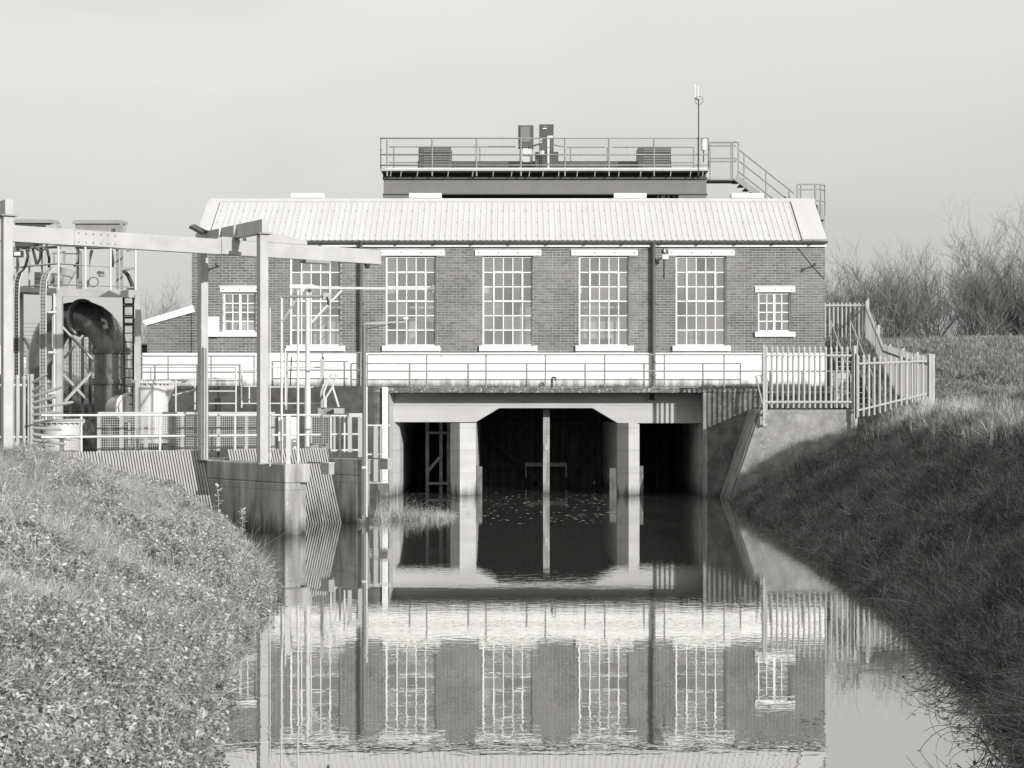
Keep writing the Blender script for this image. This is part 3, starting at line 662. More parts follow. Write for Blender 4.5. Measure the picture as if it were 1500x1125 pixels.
# ------------------------------------------------------------------ right bank wall and palisade fences
YW = 47.9
rwall = thing('retaining_wall', P(1180, 700, YW), 'lichen-spotted concrete retaining wall with battered edge under the right palisade fence', 'wall')
wz = H-(600-YH)*YW/F
def wx(px): return (px-CX)*YW/F
xb = wx(1068)-(wz-0)*0; bot = wx(1068)-.35
part('wall', MB().prism([(wx(1062)-.25, -1.2), (wx(1256), -1.2), (wx(1256), wz), (wx(1114.5), wz)], YW, YD-.002), 'concrete_lichen', rwall, bevel=.02)
part('edge_shade', MB().add([(wx(1060)-.25, YW+.05, -1.2), (wx(1112.5), YW+.05, wz+.05), (wx(1118), YW+.05, wz+.05), (wx(1065)-.2, YW+.05, -1.2)], [(0, 3, 2, 1)]), 'concrete_dark', rwall)  # dark strip painted in for the shaded side of the battered edge
def pale_mesh(name, h, w=.066, m='pale'):
    V = []; 
    for z in (0, h-.10): V += [(-w/2, .012, z), (-w/6, -.012, z), (w/6, -.012, z), (w/2, .012, z)]
    V += [(-w*.62, .008, h-.07), (w*.62, .008, h-.07), (0, -.004, h)]
    Fc = [(0, 1, 5, 4), (1, 2, 6, 5), (2, 3, 7, 6), (4, 5, 10, 8), (5, 6, 10), (6, 7, 9, 10), (8, 10, 4), (9, 7, 10)]
    me = bpy.data.meshes.new(name); me.from_pydata(V, [], Fc[:6]); me.materials.append(M[m])
    s = bpy.data.meshes.new(name); return me
def palisade(label, p0, p1, h, z0f, pitch=.1475, m='pale', group='palisade fences', railz=(.22, .80), posts=True, skip=0, face=-1, flat=None):
    p0 = Vector(p0); p1 = Vector(p1); L = (p1.xy-p0.xy).length; n = int(L/pitch); d = (p1-p0); dh = Vector((d.x, d.y, 0)).normalized()
    rot = math.atan2(dh.y, dh.x); t = thing('palisade_fence', p0, label, 'fence', group); meshes = {}
    nrm_ = Vector((dh.y, -dh.x, 0))*(-face*-1)
    for k in range(n+1):
        q = p0+dh*(k*pitch+pitch/2); q.z = z0f(q) 
        hh = round((flat-q.z) if flat else h, 1)
        if hh not in meshes: meshes[hh] = pale_mesh('pale', hh, m=m)
        if k*pitch+pitch/2 < L: place('pale', meshes[hh], q+nrm_*.035, t, rot+rb.uniform(-.03, .03))
    for f in railz:
        a, b = p0.copy(), p1.copy(); ha = (flat-z0f(a)) if flat else h; hb = (flat-z0f(b)) if flat else h
        a.z = z0f(a)+ha*f; b.z = z0f(b)+hb*f
        part('rail', MB().bar(a, b, .045, .05), 'galv', t)
    np_ = max(1, round(L/2.75))
    for k in range(np_+1):
        q = p0+dh*(L*k/np_); z = z0f(q); hh = (flat-z) if flat else h
        part('post', MB().bar((q.x-nrm_.x*.06, q.y-nrm_.y*.06, z-.3), (q.x-nrm_.x*.06, q.y-nrm_.y*.06, z+hh+.03), .07, .05), 'galv', t)
    return t
YP = 47.75; fpx = F/YP
def P2(px, py): return P(px, py, YP)
zb1 = P2(1180, 597.5).z; zt1 = P2(1180, 508).z
palisade('pale grey palisade fence standing on top of the concrete retaining wall', (P2(1119, 0).x, YP, zb1), (P2(1252, 0).x, YP, zb1), zt1-zb1, lambda q: zb1, railz=(.10, .86))
lp = thing('support_post', P2(1118, 600), 'long pale fence leg bolted down the edge of the retaining wall', 'post')
part('leg', MB().bar((P2(1118.5, 0).x, YP-.02, P2(0, 624).z), (P2(1118.5, 0).x, YP-.02, P2(0, 505).z), .055), 'pale', lp)
for py in (606, 622): part('foot_bracket', MB().bar((P2(1116, 0).x, YP+.02, P2(0, py).z), (P2(1124, 0).x, YP+.02, P2(0, py).z), .05), 'galv', lp)
zb2 = lambda q: float(np.interp(q.x, [9.4, 9.9, 11.5], [P2(0, 611).z, P2(0, 608).z, P2(0, 580).z]))
palisade('pale grey palisade fence rising from the grass right of the retaining wall', (P2(1253.5, 0).x, YP, zb2(Vector((9.4, 0, 0)))), (P2(1362, 0).x, YP, zb2(Vector((11.4, 0, 0)))), 1.7, zb2,
         railz=(.10, .86), flat=P2(0, 520).z)
E2 = Vector((P2(1364, 0).x, YP, 2.4)); E3 = P(1269, 505, 61.5)
zb3 = lambda q: float(np.interp(q.y, [YP, 51, 53.5, 57, 61.5], [2.32, 2.5, 2.7, 3.0, 4.72]))
ft = palisade('palisade fence climbing the flood bank behind the station corner', E2, (E3.x, E3.y, 4.8), 1.68, zb3, railz=())
for (ya, yb) in ((YP, 51), (51, 53.5), (53.5, 57), (57, 61.5)):
    def onl(y): t_ = (y-E2.y)/(E3.y-E2.y); return E2.x+(E3.x-E2.x)*t_
    for hh in (.25, 1.45): part('rail', MB().bar((onl(ya), ya, zb3(Vector((0, ya, 0)))+hh), (onl(yb), yb, zb3(Vector((0, yb, 0)))+hh), .05), 'galv_dull', ft)
palisade('distant palisade fence on the flood bank beside the station corner', (P(1206, 0, 61.5).x, 61.5, 4.8), (P(1269, 0, 61.5).x, 61.5, 4.8), 1.5, lambda q: 4.82, railz=(.1, .92))
# steps climbing the bank behind the corner
stp = thing('bank_stair', P(1240, 600, 50.5), 'narrow steel stair climbing the bank behind the retaining wall fence', 'stair')
a, b = P(1246, 597, 50.8), P(1217, 470, 58.5)
for dxx in (0, .65):
    part('stringer', MB().bar(a+Vector((dxx, 0, 0)), b+Vector((dxx, 0, -1.0)), .04, .2), 'galv_dull', stp)
    part('handrail', MB().tube([a+Vector((dxx, 0, .9)), b+Vector((dxx, 0, 0))], .022, 6), 'pale', stp)
    for t in (0, .33, .66, 1): p = a.lerp(b+Vector((0, 0, -1)), t)+Vector((dxx, 0, 0)); part('post', MB().tube([p, p+Vector((0, 0, .95))], .02, 6), 'pale', stp)
for k in range(11): p = a.lerp(b+Vector((0, 0, -1)), (k+.5)/11); bpart('tread', p.x+.03, p.x+.62, p.y-.12, p.y+.12, p.z, p.z+.03, 'galv_dull', stp)
# railings and odd gear on the ledge behind fence 1
lr = railing('ledge_railing', 'grey tubular railing behind the fence on the retaining wall', [P(1124, 596, 50.0), P(1243, 596, 50.0)], [P(p, 596, 50.0) for p in (1128, 1175, 1222)], (.42, 1.02, .1), .022, 'galv_dull')
tl = thing('lifting_frame', P(1113, 590, 49.5), 'small tilted white tubular frame at the right end of the walkway', 'frame')
part('frame', MB().tube([P(1117, 592, 49.5), P(1107, 551, 49.8), P(1121, 548.5, 49.8), P(1128, 566, 49.5)], .022, 6).tube([P(1114, 549.5, 49.8), P(1123, 590, 49.4)], .02, 6), 'pale', tl)
part('foot', MB().box(P(1113, 0, 49.5).x, P(1124, 0, 49.5).x, 49.4, 49.6, 2.5, 2.56), 'galv', tl)
ub = thing('utility_cabinet', P(1232, 560, 52), 'low grey louvred cabinet behind the palisade fence by the station corner', 'cabinet')
part('case', MB().box(P(1219, 0, 52).x, P(1243, 0, 52).x, 52, 52.6, 2.6, P(0, 546, 52).z), 'galv', ub)
for k in range(6): bpart('louvre', P(1221, 0, 52).x, P(1241, 0, 52).x, 51.985, 51.999, 2.95+k*.09, 2.99+k*.09, 'galv_dull', ub)

# ------------------------------------------------------------------ intake: piers, screens, gantry
ZP = 1.42
def upoly(pts, o): return [tuple(uv(u, v, 0, o).xy) for u, v in pts]
p1 = thing('concrete_pier', (K1.x, K1.y, 0), 'stained concrete pier carrying the two gantry posts, nearest in the canal', 'pier', 'intake piers')
part('body', MB().prismz(upoly([(0, 0), (0, .36), (.16, .36), (.16, .585), (5.4, .585), (5.4, 0)], K1), -1.2, ZP-.38), 'concrete', p1, bevel=.02)
part('cap', MB().prismz(upoly([(0, 0), (0, .585), (5.4, .585), (5.4, 0)], K1), ZP-.378, ZP), 'concrete', p1, bevel=.025)
p2 = thing('concrete_pier', (K2.x, K2.y, 0), 'streaked concrete pier with tall pole, right of the second bar screen', 'pier', 'intake piers')
part('body', MB().prismz(upoly([(0, 0), (0, .34), (4.5, .34), (4.5, 0)], K2), -1.2, ZP-.36), 'concrete', p2, bevel=.02)
part('cap', MB().prismz(upoly([(0, 0), (0, .36), (4.5, .36), (4.5, 0)], K2), ZP-.358, ZP), 'concrete', p2, bevel=.02)
US = 3.48     # screen plane
def screen(label, v0, v1):
    t = thing('bar_screen', uv(US, v1, 0), label, 'screen', 'bar screens'); n = int((v1-v0)/.064)
    for k in range(n+1):
        v = v0+k*.064; a = uv(US, v, 1.64); b = uv(US-1.15, v, 1.64-2.84); d = (b-a)
        part('bar', MB().bar(a, b, .036, .03), 'bar_steel', t)
    for dz_ in (.06, .9, 1.75):
        a = uv(US-.405*dz_+.10, v0, 1.64-dz_); b = uv(US-.405*dz_+.10, v1, 1.64-dz_); part('cross_bar', MB().bar(a, b, .05, .05), 'galv_dull', t)
    part('back_plate', MB().add([uv(US+.018, v0, 1.60), uv(US+.018, v1, 1.60), uv(US-1.117, v1, -1.2), uv(US-1.117, v0, -1.2)], [(0, 3, 2, 1)]), 'screen_plate', t)
    return t
screen('long sloping bar screen between the grassy bank and the gantry pier', -4.4, -.04)
screen('short sloping bar screen between the two concrete piers', .63, 3.2)
# deck of the intake
part('platform', MB().prismz(upoly([(US+.16, -4.6), (US+.16, -.01), (US+1.7, -.01), (US+1.7, -4.6)], K1), 1.2, 1.44).prismz(upoly([(US+.16, .595), (US+.16, 3.35), (US+1.7, 3.35), (US+1.7, .595)], K1), 1.2, 1.44),
     'concrete', label='concrete walkway slab behind the bar screens', category='walkway')
def on(px, u):   # v so that uv(u, v) is seen at px
    k = (px-CX)/F; b = uv(u, 0, 0); return (k*b.y-b.x)/(VD.x-k*VD.y)
def uvp(px, u, z): return uv(u, on(px, u), z)
railing('intake_railing', 'white tubular railing above the long bar screen', [uvp(60, US+.3, 1.44), uvp(391, US+.3, 1.44)], [uvp(p, US+.3, 1.44) for p in (119, 234, 344)], (.50, .945), .024, 'galv_bright')
railing('intake_railing', 'white tubular railing above the short bar screen', [uvp(397, US+.3, 1.44), uvp(471, US+.3, 1.44)], [uvp(p, US+.3, 1.44) for p in (425, 471)], (.50, .945), .024, 'galv_bright')
railing('intake_railing', 'short white railing above the second pier', [uvp(484, US+.6, 1.42), uvp(526, US+.6, 1.42)], [uvp(p, US+.6, 1.42) for p in (484.5, 498, 504.5, 525.5)], (.15, .52, .945), .022, 'galv_bright')
fr = thing('sluice_frame', uvp(520, US+.2, 1.42), 'pale inverted-U sluice frame on the second pier', 'frame')
part('frame', MB().bar(uvp(512.5, 3.6, 1.42), uvp(512.5, 3.6, 2.34), .09).bar(uvp(528, 3.6, 1.42), uvp(528, 3.6, 2.34), .09).bar(uvp(509.5, 3.6, 2.38), uvp(530.8, 3.6, 2.38), .09), 'pale', fr)
part('actuator', MB().box(*sorted((uvp(501, 3.2, 0).x, uvp(517, 3.2, 0).x)), uvp(509, 3.2, 0).y-.1, uvp(509, 3.2, 0).y+.1, 1.43, 1.55), 'cabinet', fr)
# gantry
gan = thing('gantry_crane', (-5.74, 36.3, 1.4), 'large galvanised steel beam gantry spanning above the bar screens', 'gantry')
HS = .0875
ZC0, ZC1 = 6.0, 6.28
def ubox(o, u0, u1, v0, v1, z0, z1): 
    c = uv((u0+u1)/2, (v0+v1)/2, (z0+z1)/2, o); return c, UD*abs(u1-u0)/2, VD*abs(v1-v0)/2, Vector((0, 0, abs(z1-z0)/2))
PA = Vector((-4.97, 34.8, 0)); GU = Vector((-1.63, 2.5, 0)).normalized(); GV = Vector((GU.y, -GU.x, 0))
def gbox(o, u0, u1, v0, v1, z0, z1):
    c = Vector((o.x, o.y, 0))+GU*(u0+u1)/2+GV*(v0+v1)/2+Vector((0, 0, (z0+z1)/2)); return c, GU*abs(u1-u0)/2, GV*abs(v1-v0)/2, Vector((0, 0, abs(z1-z0)/2))
for i, (v, lb) in enumerate(((0, None), (-5.26, None))):
    o = PA+VD*v
    for j, u in enumerate((0, 2.98)):
        pz = ZP if i == 0 else 1.2
        pp = part('post', MB().obox(*gbox(o, u-HS, u+HS, -HS, HS, pz, ZC0-.015)), 'galv', gan, bevel=.006)
        part('base_plate', MB().obox(*gbox(o, u-.15, u+.15, -.15, .15, pz, pz+.02)), 'galv_dull', gan)
        part('head_plate', MB().obox(*gbox(o, u-.15, u+.15, -.15, .15, ZC0-.014, ZC0+.006)), 'galv_dull', gan)
    part('cross_beam', MB().obox(*gbox(o, -.14, 3.2, -.075, .075, ZC0+.008, ZC1)), 'galv', gan, bevel=.006)
    st = MB()
    for u in (1.1, 1.85): st.obox(*gbox(o, u-.008, u+.008, -.13, -.077, ZC0+.01, ZC1-.01)).obox(*gbox(o, u-.008, u+.008, .077, .13, ZC0+.01, ZC1-.01))
    part('stiffener', st, 'galv', gan)
UB = 1.26
vb0, vb1 = -5.3, 3.62
for a, b in ((-6.2, -3.0), (-2.999, vb1)):
    part('main_beam', MB().obox(*ubox(PA, UB-.075, UB+.075, a, b, 5.66, 5.97)), 'galv', gan, bevel=.006)
pv0 = -3.9
plt = part('splice_plate', MB().obox(*ubox(PA, UB-.09, UB-.077, -3.45, -2.55, 5.665, 5.965)), 'galv', gan)
bb_ = MB()
for k in range(6):
    for z in (5.73, 5.90): bb_.obox(*ubox(PA, UB-.105, UB-.0905, -3.38+k*.152, -3.35+k*.152, z-.015, z+.015))
part('splice_bolt', bb_, 'galv_dull', plt, kind='stuff')
part('hanger_plate', MB().obox(*ubox(PA, UB-.10, UB-.078, -.28, .05, 5.67, 6.02)).obox(*ubox(PA, UB+.078, UB+.10, -.28, .28, 5.67, 6.02)), 'galv', gan)
hz = MB(); 
for k in range(1):
    a0, a1 = .30, 1.75
    vs_ = []
    for u in (-.075, .075): vs_ += [uv(UB+u, a0, 5.975, PA), uv(UB+u, a1, 5.975, PA), uv(UB+u, a1, 6.06, PA), uv(UB+u, a0, 6.27, PA)]
    hz.add(vs_, [(0, 1, 2, 3), (7, 6, 5, 4), (0, 4, 5, 1), (1, 5, 6, 2), (2, 6, 7, 3), (3, 7, 4, 0)])
part('haunch', hz, 'galv', gan)
part('trolley', MB().obox(*ubox(PA, UB-.12, UB+.12, 1.7, 2.3, 5.60, 5.655)), 'galv_dull', gan)
part('end_stop', MB().tube([uv(UB, 3.3, 5.655, PA), uv(UB, 3.3, 5.56, PA)], .07, 10, True, [.07, .04]), 'dark_metal', gan)
part('lifting_eye', MB().tube([uv(UB, -4.1+.13*math.cos(t), 5.655-.13*math.sin(t), PA) for t in np.linspace(0, math.pi, 9)], .018, 6), 'dark_metal', gan)
fl = thing('floodlight', uv(2.9, 0, 6.2, PA), 'dark flat floodlight at the far end of the gantry cross beam', 'lamp')
c = P(290, 336, 36.9)
part('head', MB().obox(c, Vector((.13, .02, -.07)), Vector((.03, .12, .03)), Vector((.02, -.02, .025))), 'cabinet', fl, bevel=.008)
part('lens', MB().obox(c+Vector((-.005, -.03, -.035)), Vector((.10, .015, -.054)), Vector((.02, .09, .022)), Vector((.002, -.002, .003))), 'window_dark', fl)
part('arm', MB().tube([c+Vector((.05, 0, 0)), c+Vector((.22, 0, -.04))], .02, 6), 'dark_metal', fl)
# conduits and poles on the first pier
cd = thing('conduit', P(392, 682, 34.9), 'grey conduit pipe running up beside the front gantry post', 'pipe')
part('tube', MB().tube([P(391.5, 683, 34.9), P(391.5, 449, 34.9)], .028, 8), 'galv_dull', cd)
part('tube', MB().tube([P(395.5, 683, 34.95), P(395.5, 450, 34.95)], .014, 6), 'galv_bright', cd)
YT = 35.1
dv = thing('davit_frame', P(424, 682, YT), 'thin white double-pole frame with dark cross bar standing on the gantry pier', 'frame')
part('pole', MB().tube([P(412.5, 683, YT), P(412.5, 434, YT)], .026, 8), 'galv_bright', dv)
part('pole', MB().tube([P(436.5, 683, YT), P(436.5, 425, YT)], .026, 8), 'galv_bright', dv)
part('cross_bar', MB().tube([P(413, 434.5, YT-.02), P(475, 434, YT-.02)], .026, 8), 'galv_dull', dv)
part('brace', MB().tube([P(414, 470, YT-.02), P(434, 439, YT-.02)], .022, 8), 'galv', dv)
part('camera_housing', MB().box(P(425, 0, YT).x, P(441, 0, YT).x, YT-.06, YT+.06, P(0, 422.5, YT).z, P(0, 417, YT).z), 'white_paint', dv)
part('junction_box', MB().box(P(474, 0, YT).x, P(484, 0, YT).x, YT-.08, YT+.02, P(0, 439, YT).z, P(0, 429, YT).z), 'galv', dv)
part('hook', MB().tube([P(479, 434, YT-.1), P(481, 441, YT-.1), P(481, 447, YT-.1)], .02, 6, True, [.006, .03, .024]), 'cable', dv)
sp_ = thing('square_post', P(422, 683, 34.5), 'short white square post on the front end of the gantry pier', 'post')
part('shaft', MB().bar(P(422.5, 683, 34.75), P(422.5, 607.5, 34.75), .08), 'galv_bright', sp_)
part('base', MB().bar(P(422.5, 683.2, 34.75), P(422.5, 682, 34.75), .14), 'galv_dull', sp_)
YJ = 41.2
jb = thing('jib_arm', P(450, 660, YJ), 'white post with long horizontal jib arm reaching across the second tall window', 'crane')
part('post', MB().tube([P(450.5, 672, YJ), P(450.5, 428, YJ), P(452, 423.5, YJ), P(458, 421.5, YJ), P(466, 421.5, YJ)], .055, 12), 'galv_bright', jb)
part('sleeve', MB().tube([P(450.5, 672, YJ), P(450.5, 567, YJ)], .075, 14), 'galv_bright', jb)
part('arm', MB().bar(P(460, 421.5, YJ), P(628, 423.2, YJ), .06, .055), 'galv_bright', jb)
part('brace', MB().bar(P(455, 474, YJ), P(501, 425, YJ), .05), 'galv_bright', jb)
part('pulley', MB().tube([P(627, 423.5, YJ), P(637, 423.5, YJ)], .05, 10).tube([P(633.5, 417, YJ), P(633.5, 429, YJ)], .035, 10), 'galv_dull', jb)
part('head_plate', MB().box(P(443, 0, YJ).x, P(460, 0, YJ).x, YJ+.07, YJ+.09, P(0, 427, YJ).z, P(0, 416.5, YJ).z), 'white_paint', jb)
part('lamp', MB().tube([P(457, 427, YJ-.1), P(457, 423, YJ-.1)], .1, 10, True, [.03, .1]), 'galv_bright', jb)
YQ = 38.05
pq = thing('tall_pole', P(533, 768, YQ), 'tall thin grey pole with small top arm fixed to the second pier', 'pole')
part('pole', MB().tube([P(533.5, 755, YQ), P(533.5, 476, YQ)], .042, 10), 'girder', pq)
part('inner_pole', MB().tube([P(537, 757, YQ+.03), P(537, 566, YQ+.03)], .022, 8), 'galv_bright', pq)
part('arm', MB().bar(P(534, 474, YQ), P(594, 471.5, YQ), .045, .035), 'galv', pq)
part('stay', MB().tube([P(536, 482, YQ), P(570, 475, YQ), P(592, 468, YQ)], .008, 5), 'cable', pq)
part('sensor', MB().box(P(591, 0, YQ).x, P(598, 0, YQ).x, YQ-.05, YQ+.05, P(0, 468, YQ).z, P(0, 465, YQ).z), 'white_paint', pq)
part('clip', MB().box(P(530.5, 0, YQ).x, P(537, 0, YQ).x, YQ-.05, YQ+.05, P(0, 686, YQ).z, P(0, 683.5, YQ).z), 'white_paint', pq)
for (a, b, c_, d, Y_, lb) in ((469, 489, 679, 695, 37.3, 'grey and white sensor box hanging over the short bar screen'), (556, 574, 673, 687.5, 44, 'grey and white sensor box beside the white gauge board')):
    sb = thing('sensor_box', P((a+b)/2, d, Y_), lb, 'box')
    cc_ = P((a+b)/2, (c_+d)/2, Y_); hw_ = (b-a)*Y_/F/2; hh_ = (d-c_)*Y_/F/2
    part('case', MB().prismz([(cc_.x-hw_, cc_.y+.12), (cc_.x+hw_*.35, cc_.y-.12), (cc_.x+hw_, cc_.y+.10), (cc_.x+hw_*.1, cc_.y+.32)], cc_.z-hh_, cc_.z+hh_), 'galv', sb)
    part('lid', MB().prismz([(cc_.x-hw_-.01, cc_.y+.12), (cc_.x+hw_*.35, cc_.y-.14), (cc_.x+hw_+.01, cc_.y+.10), (cc_.x+hw_*.1, cc_.y+.34)], cc_.z+hh_+.001, cc_.z+hh_+.02), 'galv_bright', sb)
    part('arm', MB().bar(P(a-18, c_-1.5, Y_+.3), P(a+6, c_-1, Y_+.2), .03), 'cabinet', sb)
lf2 = thing('ladder_frame', P(552, 706, 46), 'pale steel ladder frame in front of the dark headwall left of the gauge board', 'frame')
for px, w_ in ((550.5, .11), (558, .035)): part('upright', MB().bar(P(px, 706, 46), P(px, 624, 46), w_, .06), 'pale', lf2)
for py, a, b in ((623, 536, 572), (665.5, 536, 562), (672, 536, 562), (707, 539, 569)): part('rung', MB().bar(P(a, py, 46.05), P(b, py, 46.05), .04), 'galv_bright', lf2)
# frames on the slope behind the screens
def rail2(lb, Y_, pa, pb, ys, posts, m='galv_bright', r=.02, group=None):
    t = thing('yard_railing', P(posts[0][0], posts[0][2], Y_), lb, 'railing', group)
    for (ya, yb) in ys: part('rail', MB().tube([P(pa, ya, Y_), P(pb, yb, Y_)], r, 6), m, t)
    for (x, y0_, y1_) in posts: part('post', MB().tube([P(x, y0_, Y_), P(x, y1_, Y_)], r*1.2, 6), m, t)
rail2('white railing on the slope left of the rear gantry post, one end lower', 46.5, 253, 286, [(579, 571), (562, 557)], [(257.5, 556, 605), (285.5, 556, 600)])
rail2('white railing panel right of the rear gantry post below the white plinth', 45.5, 306, 346, [(554, 554), (573, 573), (591, 591)], [(345.5, 537, 605)])
rail2('white railing on the slope between the two gantry posts', 46, 353, 377, [(542, 542), (566, 566), (591, 591)], [(354, 538, 597), (365, 566, 590)])
rail2('white railing cage around the jib post below the first tall window', 45, 379, 472, [(538, 538), (567, 567), (591, 591)], [(418, 510, 594), (388, 530, 568)])
rail2('thin grey railing line before the plinth at far left', 49.5, 185, 346, [(538.5, 538.5), (557, 554)], [(221, 538, 568), (346, 538, 575)], 'galv_dull', .014)
pq2 = thing('square_post', P(471, 595, 44.8), 'pale square post with concrete foot on the slope right of the jib post', 'post')
part('shaft', MB().bar(P(472, 597, 44.8), P(472, 526, 44.8), .09), 'galv', pq2); part('cap_rod', MB().tube([P(473, 528, 44.8), P(473, 523, 44.8)], .03, 6), 'dark_metal', pq2)
part('foot', MB().box(P(467, 0, 44.8).x, P(489, 0, 44.8).x, 44.6, 45, P(0, 612, 44.8).z, P(0, 597.5, 44.8).z), 'concrete', pq2)
tr = thing('winch_frame', P(490, 600, 44.5), 'tilted white tubular winch frame leaning on the slope behind the second pier', 'frame')
for pts in ([(473, 566), (486, 548), (494, 549)], [(484, 549), (474, 575), (476, 597)], [(494, 549), (487, 567), (477, 583), (477, 597)], [(487, 567), (496, 596)]): part('tube', MB().tube([P(x, y, 44.5) for x, y in pts], .032, 6), 'galv_bright', tr)
part('bucket', MB().box(P(490, 0, 44.4).x, P(503, 0, 44.4).x, 44.3, 44.7, P(0, 606, 44.4).z, P(0, 598, 44.4).z), 'galv', tr)
for x, h0, h1, lb in ((421, 523, 600, 'slim leaning pole standing left of the pale square post'), (427, 523, 566, 'slim dark rod against the white plinth below the first tall window')):
    st_ = part('rod', MB().tube([P(x-2, h1, 47), P(x, h0, 47)], .03 if x == 421 else .018, 6), 'galv' if x == 421 else 'dark_metal'); tagit(st_, lb, 'pole')
# mesh fence in front of the yard
mf = thing('mesh_fence', P(145, 660, 39.6), 'low galvanised wire mesh fence behind the long bar screen', 'fence')
UM = 4.9
ps = [145, 178, 214, 268, 320, 361, 400]
for p in ps: part('post', MB().bar(uvp(p, UM, 1.40), uvp(p, UM, 2.42), .07, .05), 'galv', mf)
part('top_rail', MB().bar(uvp(143, UM, 2.43), uvp(402, UM, 2.43), .06, .05), 'galv', mf); part('bottom_rail', MB().bar(uvp(143, UM, 1.53), uvp(402, UM, 1.53), .06, .04), 'galv', mf)
va, vb = on(145, UM), on(400, UM); wm = MB(); v = va
while v < vb: wm.obox(*ubox(K1, UM-.002, UM+.002, v-.004, v+.004, 1.56, 2.40)); v += .052
z = 1.56
while z < 2.4: wm.obox(*ubox(K1, UM+.002, UM+.006, va, vb, z-.004, z+.004)); z += .052
part('wire_mesh', wm, 'galv', mf, kind='stuff')
mf2 = thing('guard_fence', P(480, 655, 44), 'dark wire mesh guard panel with grey post behind the short bar screen', 'fence')
wm = MB()
for k in range(10): x = P(457+k*3.4, 0, 43).x; wm.box(x-.006, x+.006, 43, 43.01, P(0, 660, 43).z, P(0, 610, 43).z)
for k in range(14): z = P(0, 612+k*3.4, 43).z; wm.box(P(456, 0, 43).x, P(489, 0, 43).x, 43.01, 43.02, z-.006, z+.006)
part('wire_mesh', wm, 'galv', mf2, kind='stuff'); part('frame', MB().bar(P(456, 662, 43), P(456, 609, 43), .05).bar(P(490, 662, 43), P(490, 609, 43), .05).bar(P(456, 609, 43), P(490, 609, 43), .05), 'galv', mf2)
part('back_board', MB().box(P(457, 0, 43.3).x, P(489, 0, 43.3).x, 43.25, 43.3, P(0, 662, 43.3).z, P(0, 611, 43.3).z), 'cabinet', mf2)
cbx = thing('control_box', P(398, 640, 42), 'white equipment cabinet behind the railing right of the front gantry post', 'cabinet')
part('case', MB().box(P(402, 0, 42).x, P(433, 0, 42).x, 42, 42.5, 1.4, P(0, 611, 42).z), 'white_paint', cbx, bevel=.01)
part('window', MB().box(P(402.5, 0, 42).x+.08, P(414, 0, 42).x, 41.985, 41.999, P(0, 632, 42).z, P(0, 616, 42).z), 'galv_dull', cbx); part('leg', MB().box(P(405, 0, 42).x, P(408, 0, 42).x, 41.9, 41.98, 1.36, P(0, 611, 42).z), 'dark_metal', cbx)
# channels, chains and scrap lying behind the screens
for k, (a, b, y, Y_, h_, m_, lb) in enumerate(((308, 375, 664, 38.9, .10, 'cabinet', 'dark steel trough lying behind the rear gantry post'), (455, 484, 656, 40.5, .10, 'galv_dull', 'grey steel channel lying behind the short bar screen'),
                                    (205, 262, 655, 39.2, .12, 'cabinet', 'dark kerb beam lying behind the mesh fence'))):
    tagit(part('steel_trough', MB().bar(P(a, y, Y_), P(b, y+1, Y_), .2, h_).bar(P(a, y-5, Y_+.3), P(b, y-4, Y_+.3), .05, .05), m_), lb, 'beam')

# ------------------------------------------------------------------ left: pump discharge pipes and steel platform
def arc(c, r, a0, a1, n=9):   # arc in the XZ-like plane given by callbacks
    return [(c[0]+r*math.cos(t), c[1]+r*math.sin(t)) for t in np.linspace(a0, a1, n)]
sc = 61.0
pip = thing('discharge_pipe', P(163, 660, 42), 'big dark inverted-U discharge pipe with bolted flanges', 'pipe')
rP = 24.5/sc
zt_ = P(0, 464, 42).z; xr_ = P(163, 0, 42).x; xl_ = 0
Rb = 1.0
pa = [Vector((xr_, 42, 1.6)), Vector((xr_, 42, zt_-Rb))]
dirn = Vector((P(66, 0, 43.4).x-xr_, 1.4, 0)); Ltot = dirn.length; dirn.normalize()
for t in np.linspace(.15, math.pi/2, 8): pa.append(Vector((xr_, 42, zt_-Rb))+dirn*(Rb-Rb*math.cos(t))+Vector((0, 0, Rb*math.sin(t))))
pend = Vector((xr_, 42, zt_-Rb))+dirn*(Ltot-Rb*1.0)+Vector((0, 0, Rb))
part('right_leg', MB().tube(pa[:2]+pa[2:], rP, 28), 'pipe_dark', pip)
pb2 = [pa[-1]+dirn*.02, pend]
for t in np.linspace(math.pi/2-.15, 0, 8): pb2.append(Vector((xr_, 42, zt_-Rb))+dirn*(Ltot-Rb+Rb*math.cos(t))+Vector((0, 0, Rb*math.sin(t))))
pb2.append(Vector((pb2[-1].x, pb2[-1].y, 1.5)))
part('left_leg', MB().tube(pb2, rP, 28), 'pipe_dark', pip)
def flange(c, axis, r, th, m, par, nb=20, name='flange'):
    axis = Vector(axis).normalized(); a = Vector((0, 0, 1)) if abs(axis.z) < .9 else Vector((1, 0, 0)); x = axis.cross(a).normalized(); y = axis.cross(x)
    f = part(name, MB().tube([c-axis*th/2, c+axis*th/2], r, 28), m, par)
    b = MB()
    for k in range(nb):
        t = 2*math.pi*k/nb; p = c+(x*math.cos(t)+y*math.sin(t))*r*.91; b.tube([p-axis*(th/2+.035), p+axis*(th/2+.035)], .016, 6)
    part('bolt', b, m, f, kind='stuff'); return f
for py in (513, 558): flange(Vector((xr_, 42, P(0, py, 42).z)), (0, 0, 1), rP+.07, .05, 'pipe_dark', pip); flange(Vector((xr_, 42, P(0, py+3.2, 42).z)), (0, 0, 1), rP+.07, .04, 'pipe_dark', pip)
flange(pa[-1]+dirn*.02, dirn, rP+.07, .07, 'galv', pip, 24); 
ec = Vector((P(66, 0, 44.5).x, 44.5, zt_-1.2)); flange(Vector((pb2[-1].x, pb2[-1].y, P(0, 560, 43.4).z)), (0, 0, 1), rP+.07, .06, 'pipe_dark', pip)
